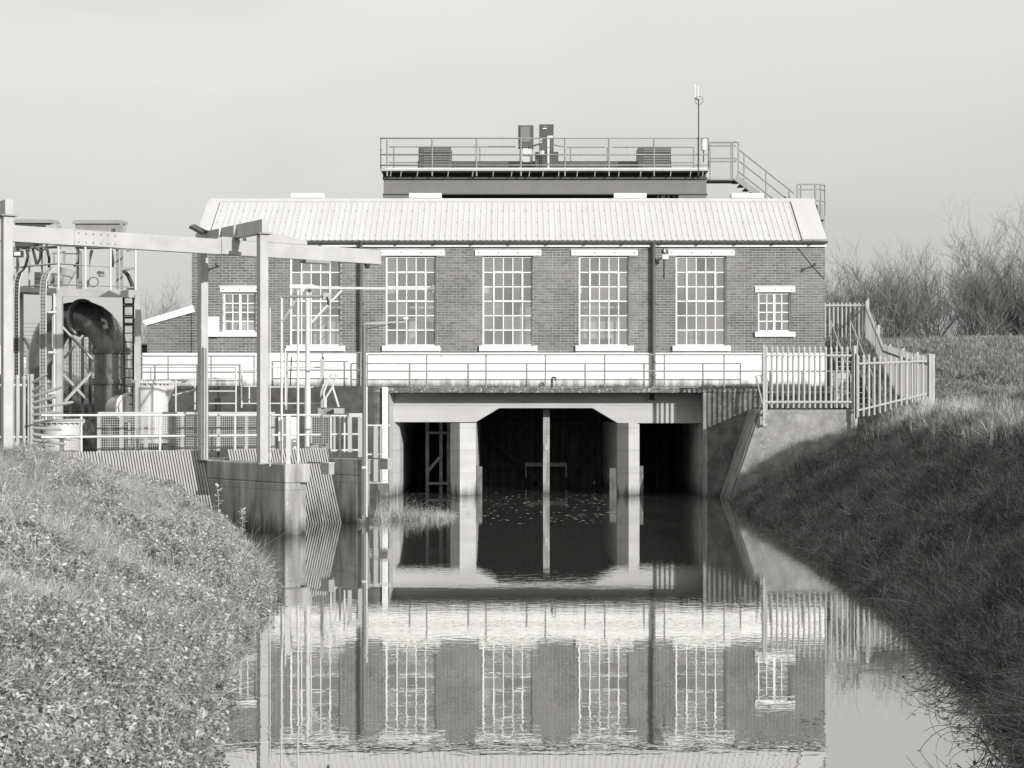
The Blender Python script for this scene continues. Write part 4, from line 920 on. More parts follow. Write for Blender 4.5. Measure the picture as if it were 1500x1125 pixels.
vc = P(196, 597, 41.5)
part('branch', MB().tube([Vector((xr_, 42, vc.z)), vc+Vector((-.02, -.25, 0))], .3, 20), 'pipe_pale', pip)
flange(vc+Vector((-.02, -.28, 0)), (.25, -1, 0), .36, .05, 'white_paint', pip, 14, 'blank_flange')
pc = thing('pale_pipe', P(222, 660, 41), 'upright pale pipe column with flanged lid right of the dark discharge pipe', 'pipe')
cx_ = P(221, 0, 41.0).x
part('column', MB().tube([(cx_, 41, 1.3), (cx_, 41, P(0, 562, 41).z)], 25/62.4, 28), 'pipe_pale', pc)
flange(Vector((cx_, 41, P(0, 560.5, 41).z)), (0, 0, 1), 31/62.4, .05, 'galv_bright', pc, 24, 'lid')
part('gusset', MB().prism([(cx_+.38, P(0, 596, 41).z), (cx_+.58, P(0, 564, 41).z), (cx_+.38, P(0, 564, 41).z)], 40.9, 41.0), 'pipe_pale', pc)
for py in (637, 655): part('hoop', MB().tube([(cx_+.405*math.cos(t), 41+.405*math.sin(t), P(0, py, 41).z) for t in np.linspace(math.pi, 2*math.pi, 11)], .018, 6), 'galv_dull', pc)
pd = thing('pale_pipe', P(92, 665, 39.5), 'squat pale pipe stub with bolted rim behind the spiked fence guard', 'pipe')
cx2 = P(91, 0, 39.5).x
part('stub', MB().tube([(cx2, 39.5, 1.2), (cx2, 39.5, P(0, 619, 39.5).z)], 27/64.8, 28), 'pipe_pale', pd)
flange(Vector((cx2, 39.5, P(0, 617.5, 39.5).z)), (0, 0, 1), 33/64.8, .05, 'galv_bright', pd, 22, 'rim')
# platform
pf = thing('service_platform', P(87, 660, 41.2), 'galvanised steel service platform with railings above the discharge pipes', 'platform')
Yf, Yb = 40.6, 44.6
for px, Y_, w_ in ((87.5, Yf, .13), (202.5, Yf, .12), (30, Yb, .13), (78, 41.8, .05), (187, Yb, .12)):
    part('post', MB().bar((P(px, 0, Y_).x, Y_, 1.3), (P(px, 0, Y_).x, Y_, P(0, 431, Y_).z), w_), 'galv', pf)
    if w_ > .06: part('base_plate', MB().box(P(px, 0, Y_).x-.15, P(px, 0, Y_).x+.15, Y_-.15, Y_+.15, 1.36, 1.40), 'galv_dull', pf)
zb_ = P(0, 430, Yf).z
FL = [P(84, 430, Yf), P(201, 431, Yf), P(190, 425, Yb), P(6, 425, Yb), ]
def ledge(a, b, w_, h_, m_='galv', nm='edge_beam'): return part(nm, MB().bar(a, b, w_, h_), m_, pf)
ledge(P(84, 428.5, Yf), P(203, 430.5, Yf), .06, .18); ledge(P(84.5, 428, Yf), P(20, 425, Yb), .06, .18); ledge(P(202, 430, Yf), P(188, 426, Yb), .06, .16)
part('floor', MB().add([P(84, 430, Yf), P(203, 431, Yf), P(188, 427, Yb), P(4, 427, Yb)], [(0, 1, 2, 3)]), 'dark_metal', pf)
for h0, h1 in ((361.5, 366), (388, 394), (418.5, 421)):
    part('rail', MB().tube([P(20, h0+2 if h0 > 400 else h0+4, Yb), P(85, h0-2, Yf), P(199, h1, Yf), P(186, h1+1, Yb)], .022, 8), 'galv_bright', pf)
for px in (85.5, 125, 162, 198.5): part('post', MB().tube([P(px, 427, Yf), P(px, 361 if px < 190 else 366, Yf)], .026, 8), 'galv_bright', pf)
for px in (43, 20, 65): part('post', MB().tube([P(px, 425, 43.2), P(px, 362, 43.2)], .024, 8), 'galv', pf)
for a, b in (((90, 478, Yf+.05), (140, 531, 41.5)), ((94, 525, 41.9), (122, 491, 41.9)), ((95, 588, Yf+.05), (139, 540, 41.6)), ((93, 548, 41.8), (128, 586, 41.8)), ((35, 495, Yb), (60, 545, Yb-.3)), ((58, 520, Yb), (45, 548, Yb))):
    part('brace', MB().bar(P(*a), P(*b), .05, .05), 'galv', pf)
for px in (103, 121, 132): part('rear_post', MB().bar(P(px, 665, 46), P(px, 480, 46), .07), 'dark_metal', pf)
for (a, b, m_) in (((118, 370), (118, 428), 'galv_dull'), ((129, 365), (129, 425), 'galv'), ((178, 325), (178, 428), 'galv_dull'), ((65, 340), (65, 428), 'galv')):
    part('stanchion', MB().bar(P(*a, 42.6), P(*b, 42.6), .06), m_, pf)
for lb, a, b, t_, bo, ro in (('dark control cabinet with sloping lid at left on the service platform', 22, 66, 337, 361, (20, 78, 321)), ('dark control cabinet with sloping lid at right on the service platform', 110, 176, 330, 361.5, (106, 180, 322))):
    cbn = thing('control_cabinet', P(a, bo, 43), lb, 'cabinet', 'control cabinets on the platform')
    part('case', MB().box(P(a, 0, 43).x, P(b, 0, 43).x, 43, 43.6, P(0, bo, 43).z, P(0, ro[2]+4, 43).z), 'cabinet' if a < 50 else 'galv_dull', cbn)
    x0, x1 = P(ro[0], 0, 43).x, P(ro[1], 0, 43).x; zc = P(0, ro[2], 43).z
    part('lid', MB().add([(x0, 42.93, zc-.10), (x1, 42.93, zc-.10), (x1, 43.7, zc-.04), (x0, 43.7, zc-.04), (x0+.06, 42.95, zc-.01), (x1-.06, 42.95, zc-.01), (x1-.06, 43.7, zc+.04), (x0+.06, 43.7, zc+.04)], [(0, 3, 2, 1), (4, 5, 6, 7), (0, 1, 5, 4), (1, 2, 6, 5), (2, 3, 7, 6), (3, 0, 4, 7)]), 'galv_dull', cbn)
    part('side_panel', MB().box(P(b, 0, 43).x+.002, P(b+(16 if a < 50 else 2), 0, 43).x, 43.05, 43.55, P(0, bo, 43).z, P(0, ro[2]+6, 43).z), 'galv', cbn)
    part('gutter_bar', MB().bar(P(a, bo+1.5, 42.95), P(b, bo+.5, 42.95), .04, .03), 'black_metal', cbn)
    part('stand', MB().bar(P(a+4, bo, 43.3), P(a+4, 426, 43.3), .06).bar(P(b-4, bo, 43.3), P(b-4, 426, 43.3), .06), 'galv_dull', cbn)
# valve gear on the platform floor
vg = thing('valve_actuator', P(105, 425, 42.5), 'grey valve actuator and gearbox on the service platform', 'valve')
part('bracket', MB().bar(P(76, 371, 42.4), P(95, 369, 42.4), .05).bar(P(79, 371, 42.4), P(79, 385, 42.4), .04).bar(P(94, 369, 42.4), P(94, 387, 42.4), .05), 'galv_dull', vg)
part('arm', MB().bar(P(94, 371.5, 42.4), P(118, 372, 42.4), .025), 'cabinet', vg)
part('cone', MB().tube([P(100, 394, 42.4), P(93, 420, 42.4)], .1, 12, True, [.22, .09]), 'galv', vg)
part('body', MB().tube([P(75, 408, 42.3), P(93, 409, 42.3)], .14, 14).tube([P(84, 400, 42.3), P(84, 420, 42.3)], .11, 12), 'galv_dull', vg)
part('box', MB().box(P(52, 0, 42.6).x, P(66, 0, 42.6).x, 42.5, 42.9, P(0, 428, 42.6).z, P(0, 399, 42.6).z), 'cabinet', vg)
part('motor', MB().tube([P(142, 399, 42), P(152, 399, 42)], .03, 10).tube([P(148.5, 397, 42), P(148.5, 405.5, 42)], .07, 14), 'galv_dull', vg)
part('hand_wheel', MB().tube([P(137+7*math.cos(t), 413+7*math.sin(t), 42) for t in np.linspace(0, 2*math.pi, 15)], .012, 5, False), 'cabinet', vg)
def hose(pts, Y_, r, lb):
    t_ = part('cable', MB().tube([P(x, y, Y_) for x, y in pts], r, 6), 'cable'); tagit(t_, lb, 'cable', 'loose cables on the service platform')
for k, pts in enumerate([[(39, 364), (41, 375), (38, 388), (34, 395)], [(48, 364), (52, 380), (54, 390)], [(60, 364), (59, 378), (54, 388)], [(69, 365), (72, 378), (72, 392)], [(135, 366), (131, 380), (129, 395)], [(117, 368), (116, 384), (108, 390)], [(163, 366), (166, 385), (164, 392)]]):
    hose(pts, 42.7, .035, ['black cable hanging from the left cabinet, leftmost one', 'black cable looping under the left cabinet', 'thick black cable rising from the loop under the left cabinet', 'black cable under the right edge of the left cabinet', 'black cable under the left edge of the right cabinet', 'black cable bending behind the middle railing post', 'thin black cable under the right end of the right cabinet'][k])
hose([(181, 396), (188, 404), (193, 416), (195, 424)], 41, .05, 'thick black cable bending down at the right end of the service platform')
# cable trays curving down from the platform
for a, lb in ((((76, 393), (68, 400), (64, 412), (63, 430), (63, 660)), 'curved perforated cable tray dropping right of the wide gantry post, right-hand one'), (((36, 394), (29, 400), (25, 412), (24, 430), (24, 660)), 'curved perforated cable tray dropping beside the wide gantry post')):
    w_ = 4.2 if a[0][0] > 50 else 3.6
    ct = thing('cable_tray', P(a[-1][0], a[-1][1], 40.3), lb, 'cable tray')
    for s_ in (-1, 1): part('side_rail', MB().tube([P(x+s_*w_, y, 40.3) for x, y in a], .016, 5), 'galv_bright' if s_ > 0 else 'galv', ct)
    part('cable_bundle', MB().tube([P(x, y, 40.36) for x, y in a], .052, 8), 'galv_dull' if a[0][0] > 50 else 'cable', ct)
    rm = MB(); y = 400
    while y < 655: rm.bar(P(a[-1][0]-w_, y, 40.28), P(a[-1][0]+w_, y, 40.28), .012); y += 5
    part('rung', rm, 'galv_dull', ct, kind='stuff')
pp2 = thing('riser_pipe', P(79.5, 660, 40.5), 'thin bright riser pipe with clamps beside the front platform post', 'pipe')
part('tube', MB().tube([P(79.5, 665, 40.5), P(79.5, 430, 40.5)], .03, 8), 'galv_bright', pp2)
for y in (457, 516, 576): part('clamp', MB().bar(P(71, y, 40.42), P(82, y, 40.42), .05, .05), 'galv_bright', pp2)
# caged ladder at the right side of the platform
ld = thing('access_ladder', P(191, 600, 41), 'dark access ladder at the right side of the service platform', 'ladder')
for px in (181, 195.5): part('stile', MB().bar(P(px+ (2 if px < 190 else 0), 660, 41.2), P(px, 425, 41.2), .045), 'dark_metal', ld)
for k in range(17): part('rung', MB().bar(P(181.5, 436+k*13, 41.2), P(195, 436+k*13, 41.2), .025), 'dark_metal', ld)
part('hand_hold', MB().bar(P(198, 590, 41.1), P(198, 430, 41.1), .03), 'galv_bright', ld)
part('step', MB().bar(P(180, 446, 41), P(195, 446, 41), .06).bar(P(180, 465, 41), P(195, 465, 41), .05).bar(P(181, 475, 41), P(195, 475, 41), .07), 'dark_metal', ld)
fl2 = thing('floodlight', P(25, 373, 40.9), 'rectangular floodlight with two bright lenses beside the wide gantry post', 'lamp')
part('case', MB().box(P(14, 0, 40.9).x, P(33, 0, 40.9).x, 40.9, 41.0, P(0, 376.5, 40.9).z, P(0, 367, 40.9).z), 'dark_metal', fl2)
for px in (23, 27.7): part('lens', MB().box(P(px-2, 0, 40.88).x, P(px+2, 0, 40.88).x, 40.87, 40.895, P(0, 374.3, 40.88).z, P(0, 369, 40.88).z), 'white_paint', fl2)
# dark building panel / doorway and far left background
dk = thing('storage_shed', P(209, 530, 56), 'dark little shed seen between platform post and lean-to', 'shed')
part('wall', MB().box(P(200, 0, 56).x, P(216, 0, 56).x, 56, 58, 3.1, P(0, 506, 56).z), 'dark_metal', dk); part('roof', MB().box(P(198, 0, 56).x, P(217, 0, 56).x, 55.9, 58.1, P(0, 506, 56).z+.002, P(0, 503.5, 56).z), 'galv_dull', dk)
# fence and spiked guard at far left
YG = 36.2
zg = 1.55
t = thing('palisade_fence', P(10, 655, YG), 'pale palisade fence at the left edge beside the wide gantry post', 'fence', 'palisade fences')
pm = pale_mesh('pale', P(0, 548, YG).z-zg); 
for px in (-22, -12, -3, 6, 15.5, 25, 35): place('pale', pm, Vector((P(px, 0, YG).x, YG, zg)), t, rb.uniform(-.05, .05))
part('rail', MB().bar(P(-30, 564, YG+.05), P(43, 564, YG+.05), .045), 'galv_bright', t); part('rail', MB().bar(P(-30, 640, YG+.05), P(43, 640, YG+.05), .045), 'galv_bright', t)
part('post', MB().bar(P(42, 658, YG), P(42, 548, YG), .035).bar(P(47, 660, YG-.03), P(47, 548, YG-.03), .06), 'galv', t)
fg = thing('fence_guard', P(48, 600, YG), 'fan of horizontal galvanised spikes sticking out from the left palisade fence', 'fence guard')
for (y0_, x1_, y1_) in ((560, 69, 548), (573, 65, 563), (581, 92, 566), (590, 82, 581), (598, 108, 589), (608, 92, 603), (617, 124, 615), (627, 91, 629), (636, 106, 644), (644, 96, 651), (650, 82, 653)):
    p, q = P(49, y0_, YG-.05), P(x1_, y1_, YG-.45); d = (q-p).normalized()
    part('spike', MB().tube([p, q-d*.06, q], .03, 6, True, [.034, .034, .008]), 'pale', fg)
# vans parked behind
def van(label, px0, px1, Y_, zb_, flip=False):
    x0, x1 = P(px0, 0, Y_).x, P(px1, 0, Y_).x; L = x1-x0; k = L/5.2
    t = thing('parked_van', (x0+L/2, Y_, zb_), label, 'van', 'vans parked behind the pipework')
    prof = [(0, .35), (0, 1.9), (.15, 2.15), (3.3, 2.2), (3.75, 2.05), (4.35, 1.35), (5.1, 1.05), (5.2, .85), (5.2, .35)]
    pr = [((x1-a*k) if flip else (x0+a*k), zb_+b*k) for a, b in prof]
    if not flip: pr = pr[::-1]
    part('body', MB().prism(pr, Y_-.9*k, Y_+.9*k), 'van_paint', t, bevel=.04)
    X = (lambda a: x1-a*k) if flip else (lambda a: x0+a*k)
    for a0, a1, a2, a3 in ((3.45, 4.2, 1.4, 1.95),):
        pr = [(X(a0), zb_+a2*k), (X(a1), zb_+a2*k), (X(a0+.35), zb_+a3*k), (X(a0), zb_+a3*k)]
        if flip: pr = pr[::-1]
        part('side_window', MB().prism(pr, Y_-.91*k, Y_-.902*k), 'window_dark', t)
    for a in (.95, 4.2):
        w_ = part('wheel', MB().tube([(X(a), Y_-.93*k, zb_+.34*k), (X(a), Y_-.7*k, zb_+.34*k)], .34*k, 20), 'rubber', t)
        part('rim', MB().tube([(X(a), Y_-.94*k, zb_+.34*k), (X(a), Y_-.931*k, zb_+.34*k)], .2*k, 16), 'galv', w_)
    part('bumper', MB().box(*sorted((X(5.02), X(5.24))), Y_-.88*k, Y_+.88*k, zb_+.36*k, zb_+.55*k), 'dark_metal', t)
van('white van parked behind the discharge pipe, windscreen facing right', 5, 118, 60, 3.2)
van('white van partly visible left of the wide gantry post', -150, 36, 56, 3.2)
# chain-link fence behind the pipes
cf = thing('wire_fence', P(100, 560, 54), 'dark wire fence behind the discharge pipes', 'fence')
wm = MB()
for k in range(40): x = P(20+k*4.6, 0, 54).x; wm.box(x-.005, x+.005, 54, 54.01, 3.2, P(0, 497, 54).z)
for k in range(16): z = 3.3+k*.09*1.4; wm.box(P(20, 0, 54).x, P(203, 0, 54).x, 54.01, 54.02, z-.005, z+.005)
part('wire_mesh', wm, 'cabinet', cf, kind='stuff')
for px in (40, 90, 140, 190): part('post', MB().bar(P(px, 570, 54), P(px, 495, 54), .06), 'galv_dull', cf)

# ------------------------------------------------------------------ rooftop-high service bridge behind the station
YU = 60.9
def U(px, py, Y_=YU): return P(px, py, Y_)
tw = thing('travelling_bridge', U(800, 290), 'dark steel bridge with railed deck rising behind the roof ridge', 'bridge')
part('girder', MB().box(U(561, 0).x, U(1036.5, 0).x, YU+.3, YU+.5, U(0, 282.5).z, U(0, 261).z), 'girder', tw)
part('girder_flange', MB().box(U(560, 0).x, U(1037.5, 0).x, YU+.2, YU+.6, U(0, 284).z, U(0, 282.6).z).box(U(560, 0).x, U(1037.5, 0).x, YU+.2, YU+.6, U(0, 261).z+.001, U(0, 258.5).z), 'cabinet', tw)
part('rear_girder', MB().box(U(561, 0).x, U(1036.5, 0).x, YU+3.2, YU+3.4, U(0, 286).z, U(0, 250).z), 'black_metal', tw)
part('deck', MB().box(U(558, 0).x, U(1038, 0).x, YU-.05, YU+3.4, U(0, 250.5).z, U(0, 248.3).z), 'galv', tw)
part('fascia_or_gap_shade', MB().box(U(559, 0).x, U(1037, 0).x, YU+.62, YU+.66, U(0, 258.5).z, U(0, 250.5).z), 'black_metal', tw)  # black sheet standing for the shade in the gap under the deck
hpx = [573, 588, 612, 657, 693, 723, 750, 776, 796, 819, 846, 872, 907, 939, 983, 1012, 1030]
for px in hpx: part('hanger', MB().bar(U(px, 250.5), U(px-1, 258.5), .03), 'galv_dull', tw)
br_ = thing('bridge_railing', U(800, 248), 'pale tubular railing with wire mesh around the high bridge deck', 'railing')
P_up = [(567, 249), (633, 249), (698, 249), (763, 249), (827.5, 249), (892, 249), (958, 249), (1023, 249)]
for (x, y) in P_up: part('post', MB().tube([U(x, 258), U(x, 203)], .028, 8), 'galv_dull', br_)
for y in (202.5, 226.5, 242): part('rail', MB().tube([U(558, y, YU+.9), U(567, y, YU), U(1030, y, YU), U(1038, y, YU+.9)], .024, 8), 'galv_dull', br_)
part('toe_board', MB().box(U(566, 0).x, U(1036, 0).x, YU-.06, YU-.045, U(0, 248.5).z, U(0, 246).z), 'galv_bright', br_)
for y, a, b in ((215, 570, 755), (215.5, 830, 886), (215.5, 897, 1016)): part('rear_rail', MB().tube([P(a, y, 64), P(b, y, 64)], .024, 8), 'galv_dull', br_)
part('rear_rail', MB().tube([P(570, 238, 64), P(1016, 238, 64)], .024, 8), 'galv_dull', br_)
for px in (577, 703, 836, 890, 1016): part('rear_post', MB().tube([P(px, 249, 64), P(px, 215, 64)], .028, 8), 'galv_dull', br_)
for px, y0_ in ((558, 203), (1038, 203)): part('end_post', MB().tube([U(px, 249, YU+.9), U(px, y0_, YU+.9)], .028, 8), 'galv_dull', br_)
wm = MB(); px = 568
while px < 1030: wm.box(U(px, 0).x-.002, U(px, 0).x+.002, YU+.03, YU+.034, U(0, 247).z, U(0, 204).z); px += 3.2
py = 205
while py < 247: wm.box(U(567, 0).x, U(1030, 0).x, YU+.034, YU+.038, U(0, py).z-.002, U(0, py).z+.002); py += 3.2
part('wire_mesh', wm, 'galv_dull', br_, kind='stuff')
part('cable_duct', MB().box(P(612, 0, 63).x, P(983, 0, 63).x, 62.9, 63.1, P(0, 248, 63).z, P(0, 236.5, 63).z), 'cabinet', tw)
part('end_carriage', MB().box(U(560, 0).x, U(598, 0).x, YU+.25, YU+.55, U(0, 296).z, U(0, 284).z-.001), 'girder', tw); part('end_carriage', MB().box(U(995, 0).x, U(1036, 0).x, YU+.25, YU+.55, U(0, 296).z, U(0, 284).z-.001), 'girder', tw)
part('carriage_shade', MB().box(U(567, 0).x, U(592, 0).x, YU+.2, YU+.249, U(0, 295).z, U(0, 289).z).box(U(1004, 0).x, U(1028, 0).x, YU+.2, YU+.249, U(0, 295).z, U(0, 289).z), 'black_metal', tw)  # raised black plates, shade of the carriage recesses put into the colour
part('drive_motor', MB().tube([U(968, 290, YU+.3), U(974, 290, YU+.3)], .12, 10).bar(U(964, 286, YU+.3), U(964, 296, YU+.3), .06).bar(U(979, 284, YU+.3), U(979, 296, YU+.3), .06), 'black_metal', tw)
part('recess_shade', MB().box(U(561, 0).x, U(1036, 0).x, YU+.8, YU+1.0, U(0, 300).z, U(0, 284.5).z), 'black_metal', tw)  # black box that paints the shaded recess below the girder
for px in (580, 1020, 800): part('support_leg', MB().bar(U(px, 296, YU+1), U(px, 620, YU+1), .3), 'girder', tw)
for lb, a, b in (('dark louvred box at left on the high bridge deck', 613, 661), ('dark louvred box at right on the high bridge deck', 934.5, 983)):
    gbx = thing('machine_box', P(a, 248, 62), lb, 'box', 'louvred boxes on the high bridge')
    x0, x1 = P(a, 0, 62).x, P(b, 0, 62).x; z0, z1 = P(0, 247.5, 62).z, P(0, 215.5, 62).z
    part('case', MB().box(x0, x1, 62, 63, z0, z1), 'cabinet', gbx, bevel=.03)
    for k in range(8): bpart('louvre', x0+.18, x1-.03, 61.975, 61.995, z0+.04+k*.09, z0+.085+k*.09, 'girder', gbx)
for lb, a, b, t_, bo in (('tall dark cabinet with plain door, left one of the pair above the bridge deck', 759, 781.5, 183.5, 216), ('tall dark cabinet with small white plate, right one of the pair above the bridge deck', 790, 811, 182, 222)):
    cb = thing('high_cabinet', P(a, 248, 62.5), lb, 'cabinet', 'tall cabinets on the high bridge')
    x0, x1 = P(a, 0, 62.5).x, P(b, 0, 62.5).x; z0, z1 = P(0, bo, 62.5).z, P(0, t_, 62.5).z
    part('case', MB().box(x0, x1, 62.5, 62.9, z0, z1), 'cabinet', cb)
    if a < 780: part('door', MB().box(x0+.08, x1-.12, 62.46, 62.498, z0+.2, z1-.05), 'girder', cb)
    else:
        part('plate', MB().box(x0+.12, x1-.25, 62.48, 62.498, P(0, 189, 62.5).z, P(0, 187.8, 62.5).z), 'white_paint', cb)
        part('emblem', MB().bar(P(796, 186, 62.49), P(802, 186, 62.49), .02).bar(P(797, 184.5, 62.49), P(801, 185.5, 62.49), .02), 'galv_dull', cb)
    part('leg', MB().bar((x0+.08, 62.6, z0), (x0+.08, 62.6, P(0, 248, 62.5).z), .06).bar((x1-.06, 62.6, z0), (x1-.06, 62.6, P(0, 248, 62.5).z), .06), 'galv_dull', cb)
mt = thing('white_standpipe', P(803, 247, 61.5), 'short white standpipe in front of the right tall cabinet', 'pipe')
part('shaft', MB().bar(P(803.5, 248, 61.6), P(803.5, 200, 61.6), .07), 'white_paint', mt); part('head', MB().box(P(802, 0, 61.5).x, P(810, 0, 61.5).x, 61.5, 61.7, P(0, 202, 61.6).z, P(0, 199.5, 61.6).z), 'white_paint', mt)
pm_ = thing('pump_unit', P(795, 247, 61.8), 'small grey machine unit with pale motor between the tall cabinets', 'machinery')
part('case', MB().box(P(784, 0, 62).x, P(818, 0, 62).x, 62, 62.4, P(0, 248, 62).z, P(0, 222.5, 62).z), 'cabinet', pm_)
part('motor', MB().tube([P(794, 221, 61.8), P(794, 228, 61.8)], .11, 12).tube([P(792, 204, 61.9), P(792, 210, 61.9)], .06, 10), 'galv_bright', pm_)
part('hose', MB().tube([P(781, 214, 62), P(786, 212, 62), P(792, 211, 62)], .03, 6).tube([P(811, 212, 62), P(818, 214, 62), P(826, 215, 62)], .015, 6), 'cable', pm_)
part('white_box', MB().box(P(766, 0, 62.2).x, P(779, 0, 62.2).x, 62.2, 62.4, P(0, 237, 62.2).z, P(0, 217, 62.2).z), 'galv_bright', pm_)
ms_ = thing('antenna_mast', U(1023, 250), 'slim mast with two white whip antennas at the right end of the high bridge', 'antenna')
part('mast', MB().tube([U(1023.3, 258, YU-.05), U(1023.3, 146, YU-.05)], .022, 8), 'dark_metal', ms_)
for px, y0_, y1_ in ((1018, 143, 123), (1022.5, 142, 126)): part('antenna', MB().tube([U(px, y0_, YU-.05), U(px, y1_, YU-.05)], .016, 6), 'white_paint', ms_)
part('clamp', MB().bar(U(1018, 143.5, YU-.05), U(1024, 147, YU-.05), .05), 'cabinet', ms_)
part('cable_loop', MB().tube([U(1024+6*math.cos(t), 147+6*math.sin(t), YU-.05) for t in np.linspace(0, 2*math.pi, 15)], .009, 5, False), 'cable', ms_)
wl_ = thing('warning_beacon', U(1031, 225), 'white cylindrical beacon at the right corner of the high bridge railing', 'lamp')
part('drum', MB().tube([U(1030.5, 220, YU+.2), U(1030.5, 204, YU+.2)], .095, 12), 'white_paint', wl_); part('stem', MB().tube([U(1030.5, 238, YU+.2), U(1030.5, 220, YU+.2)], .02, 6), 'dark_metal', wl_)
# access walkway and stair
YS = 61.5
def V_(px, py, Y_=YS): return P(px, py, Y_)
ac = thing('access_stair', V_(1080, 262), 'grey steel stair with handrails descending right from the high bridge', 'stair')
part('landing', MB().box(V_(1038, 0).x, V_(1078, 0).x, YS, YS+.9, V_(0, 264).z, V_(0, 261.5).z), 'galv_dull', ac)
for y0_, in ((208.5,), (213.5,), (232,), (236.5,)): part('rail', MB().tube([V_(1040, y0_), V_(1078, y0_)], .028, 6), 'galv_dull', ac)
for px in (1040.5, 1071, 1073.5, 1081.5): part('post', MB().tube([V_(px, 262), V_(px, 208)], .024, 6), 'galv_dull', ac)
part('gate_loop', MB().tube([V_(1072, 209), V_(1077, 207), V_(1082, 210), V_(1082, 231), V_(1077, 236), V_(1073, 236)], .026, 6), 'galv_dull', ac)
wm = MB()
for k in range(10): wm.box(V_(1041+k*3, 0).x-.002, V_(1041+k*3, 0).x+.002, YS+.02, YS+.025, V_(0, 261).z, V_(0, 209).z)
for k in range(16): wm.box(V_(1041, 0).x, V_(1071, 0).x, YS+.025, YS+.03, V_(0, 210+k*3.2).z-.002, V_(0, 210+k*3.2).z+.002)
part('wire_mesh', wm, 'galv_dull', ac, kind='stuff')
for dY in (0, .85):
    part('stringer', MB().bar(V_(1077, 259.5, YS+dY), V_(1172, 330, YS+dY), .04, .2), 'galv_dull', ac)
    for o_ in (0, 12, 24): part('handrail', MB().tube([V_(1082, 219+o_*1.35, YS+dY), V_(1163, 283+o_*1.35, YS+dY)], .027, 6), 'galv_dull', ac)
    for px, y_ in ((1090, 224), (1122, 250), (1156, 277)): part('post', MB().tube([V_(px, y_, YS+dY), V_(px, y_+40, YS+dY)], .024, 6), 'galv_dull', ac)
for k in range(12):
    p = V_(1081+k*7.6, 264+k*5.65, YS); part('tread', MB().box(p.x-.12, p.x+.1, YS+.03, YS+.82, p.z-.03, p.z), 'dark_metal', ac)
lr_ = thing('landing_railing', V_(1190, 320, 60.5), 'railed steel landing behind the right end of the roof', 'railing')
for px in (1168, 1173, 1194, 1202): part('post', MB().tube([P(px, 316, 60.5), P(px, 270, 60.5)], .028, 6), 'galv_dull', lr_)
for px in (1194.5, 1208.3): part('post', MB().tube([P(px, 316, 61.8), P(px, 271, 61.8)], .028, 6), 'galv_dull', lr_)
for y_ in (270, 277.5, 294): part('rail', MB().tube([P(1167, y_, 60.5), P(1202, y_, 60.5), P(1208.3, y_+1.5, 61.8)], .027, 6), 'galv_dull', lr_)
part('floor', MB().box(P(1165, 0, 60.5).x, P(1208, 0, 60.5).x, 60.4, 61.9, P(0, 322, 60.5).z, P(0, 316, 60.5).z), 'galv_dull', lr_)
part('leg', MB().bar(P(1206, 322, 61.5), P(1206, 420, 61.5), .08).bar(P(1172, 322, 61.5), P(1172, 420, 61.5), .08), 'galv_dull', lr_)
part('side_panel', MB().box(P(1196, 0, 60.6).x, P(1206, 0, 60.6).x, 60.65, 60.68, P(0, 316, 60.6).z, P(0, 300, 60.6).z), 'galv_dull', lr_)

# ------------------------------------------------------------------ bare trees and shrubs
def limb(mb, p, d, L, r, depth, rr, seg=3, up=.25, kids=(3, 5), n=4, spread=.55):
    pts = [p.copy()]; rad = [r]; q = p.copy(); dd = d.copy()
    for s_ in range(seg):
        dd = (dd+Vector((rr.gauss(0, .12), rr.gauss(0, .12), rr.gauss(0, .08)+up*.12))).normalized()
        q = q+dd*L/seg; pts.append(q.copy()); rad.append(r*(1-.62*(s_+1)/seg))
    mb.tube(pts, r, n if depth > 1 else 3, False, rad)
    if depth == 0: return
    for k in range(rr.randint(*kids)):
        t = rr.uniform(.2, 1); i = min(int(t*seg), seg-1); f = t*seg-i; b = pts[i].lerp(pts[i+1], f)
        nd = (dd+Vector((rr.gauss(0, spread), rr.gauss(0, spread), rr.gauss(.12, spread*.6)))).normalized()
        limb(mb, b, nd, L*rr.uniform(.5, .78), max(r*(1-.6*t)*.6, .0048), depth-1, rr, seg, up, kids, n, spread)
def bare_tree(name, loc, h, stems, seed, label, group, depth=3, spread=.5, r0=.035, lean=0., wide=.5, kids=(4, 6), cat='shrub'):
    rr = random.Random(seed); loc = Vector(loc); t = thing(name, loc, label, cat, group)
    tk = MB(); br = MB()
    for s_ in range(stems):
        d = Vector((rr.gauss(lean, wide), rr.gauss(0, .35), 1)).normalized(); b = loc+Vector((rr.gauss(0, wide*.9), rr.gauss(0, .3), -.1)); L = h*rr.uniform(.45, .75)
        pts = [b]; rad = [r0]; q = b.copy(); dd = d.copy()
        for k in range(5):
            dd = (dd+Vector((rr.gauss(0, .09), rr.gauss(0, .09), .05))).normalized(); q = q+dd*L/5; pts.append(q.copy()); rad.append(r0*(1-.7*(k+1)/5))
        tk.tube(pts, r0, 5, False, rad)
        for k in range(rr.randint(*kids)+3):
            t_ = rr.uniform(.12, 1); i = min(int(t_*5), 4); bb = pts[i].lerp(pts[i+1], t_*5-i)
            nd = (dd+Vector((rr.gauss(0, spread), rr.gauss(0, spread), rr.gauss(.15, .25)))).normalized()
            limb(br, bb, nd, L*rr.uniform(.35, .6), r0*(1-.6*t_)*.5, depth-1, rr, 3, .3, kids, 4, spread)
    part('trunk', tk, 'bark', t); part('crown', br, 'bark', t)
G1 = 'bare shrubs along the flood bank'
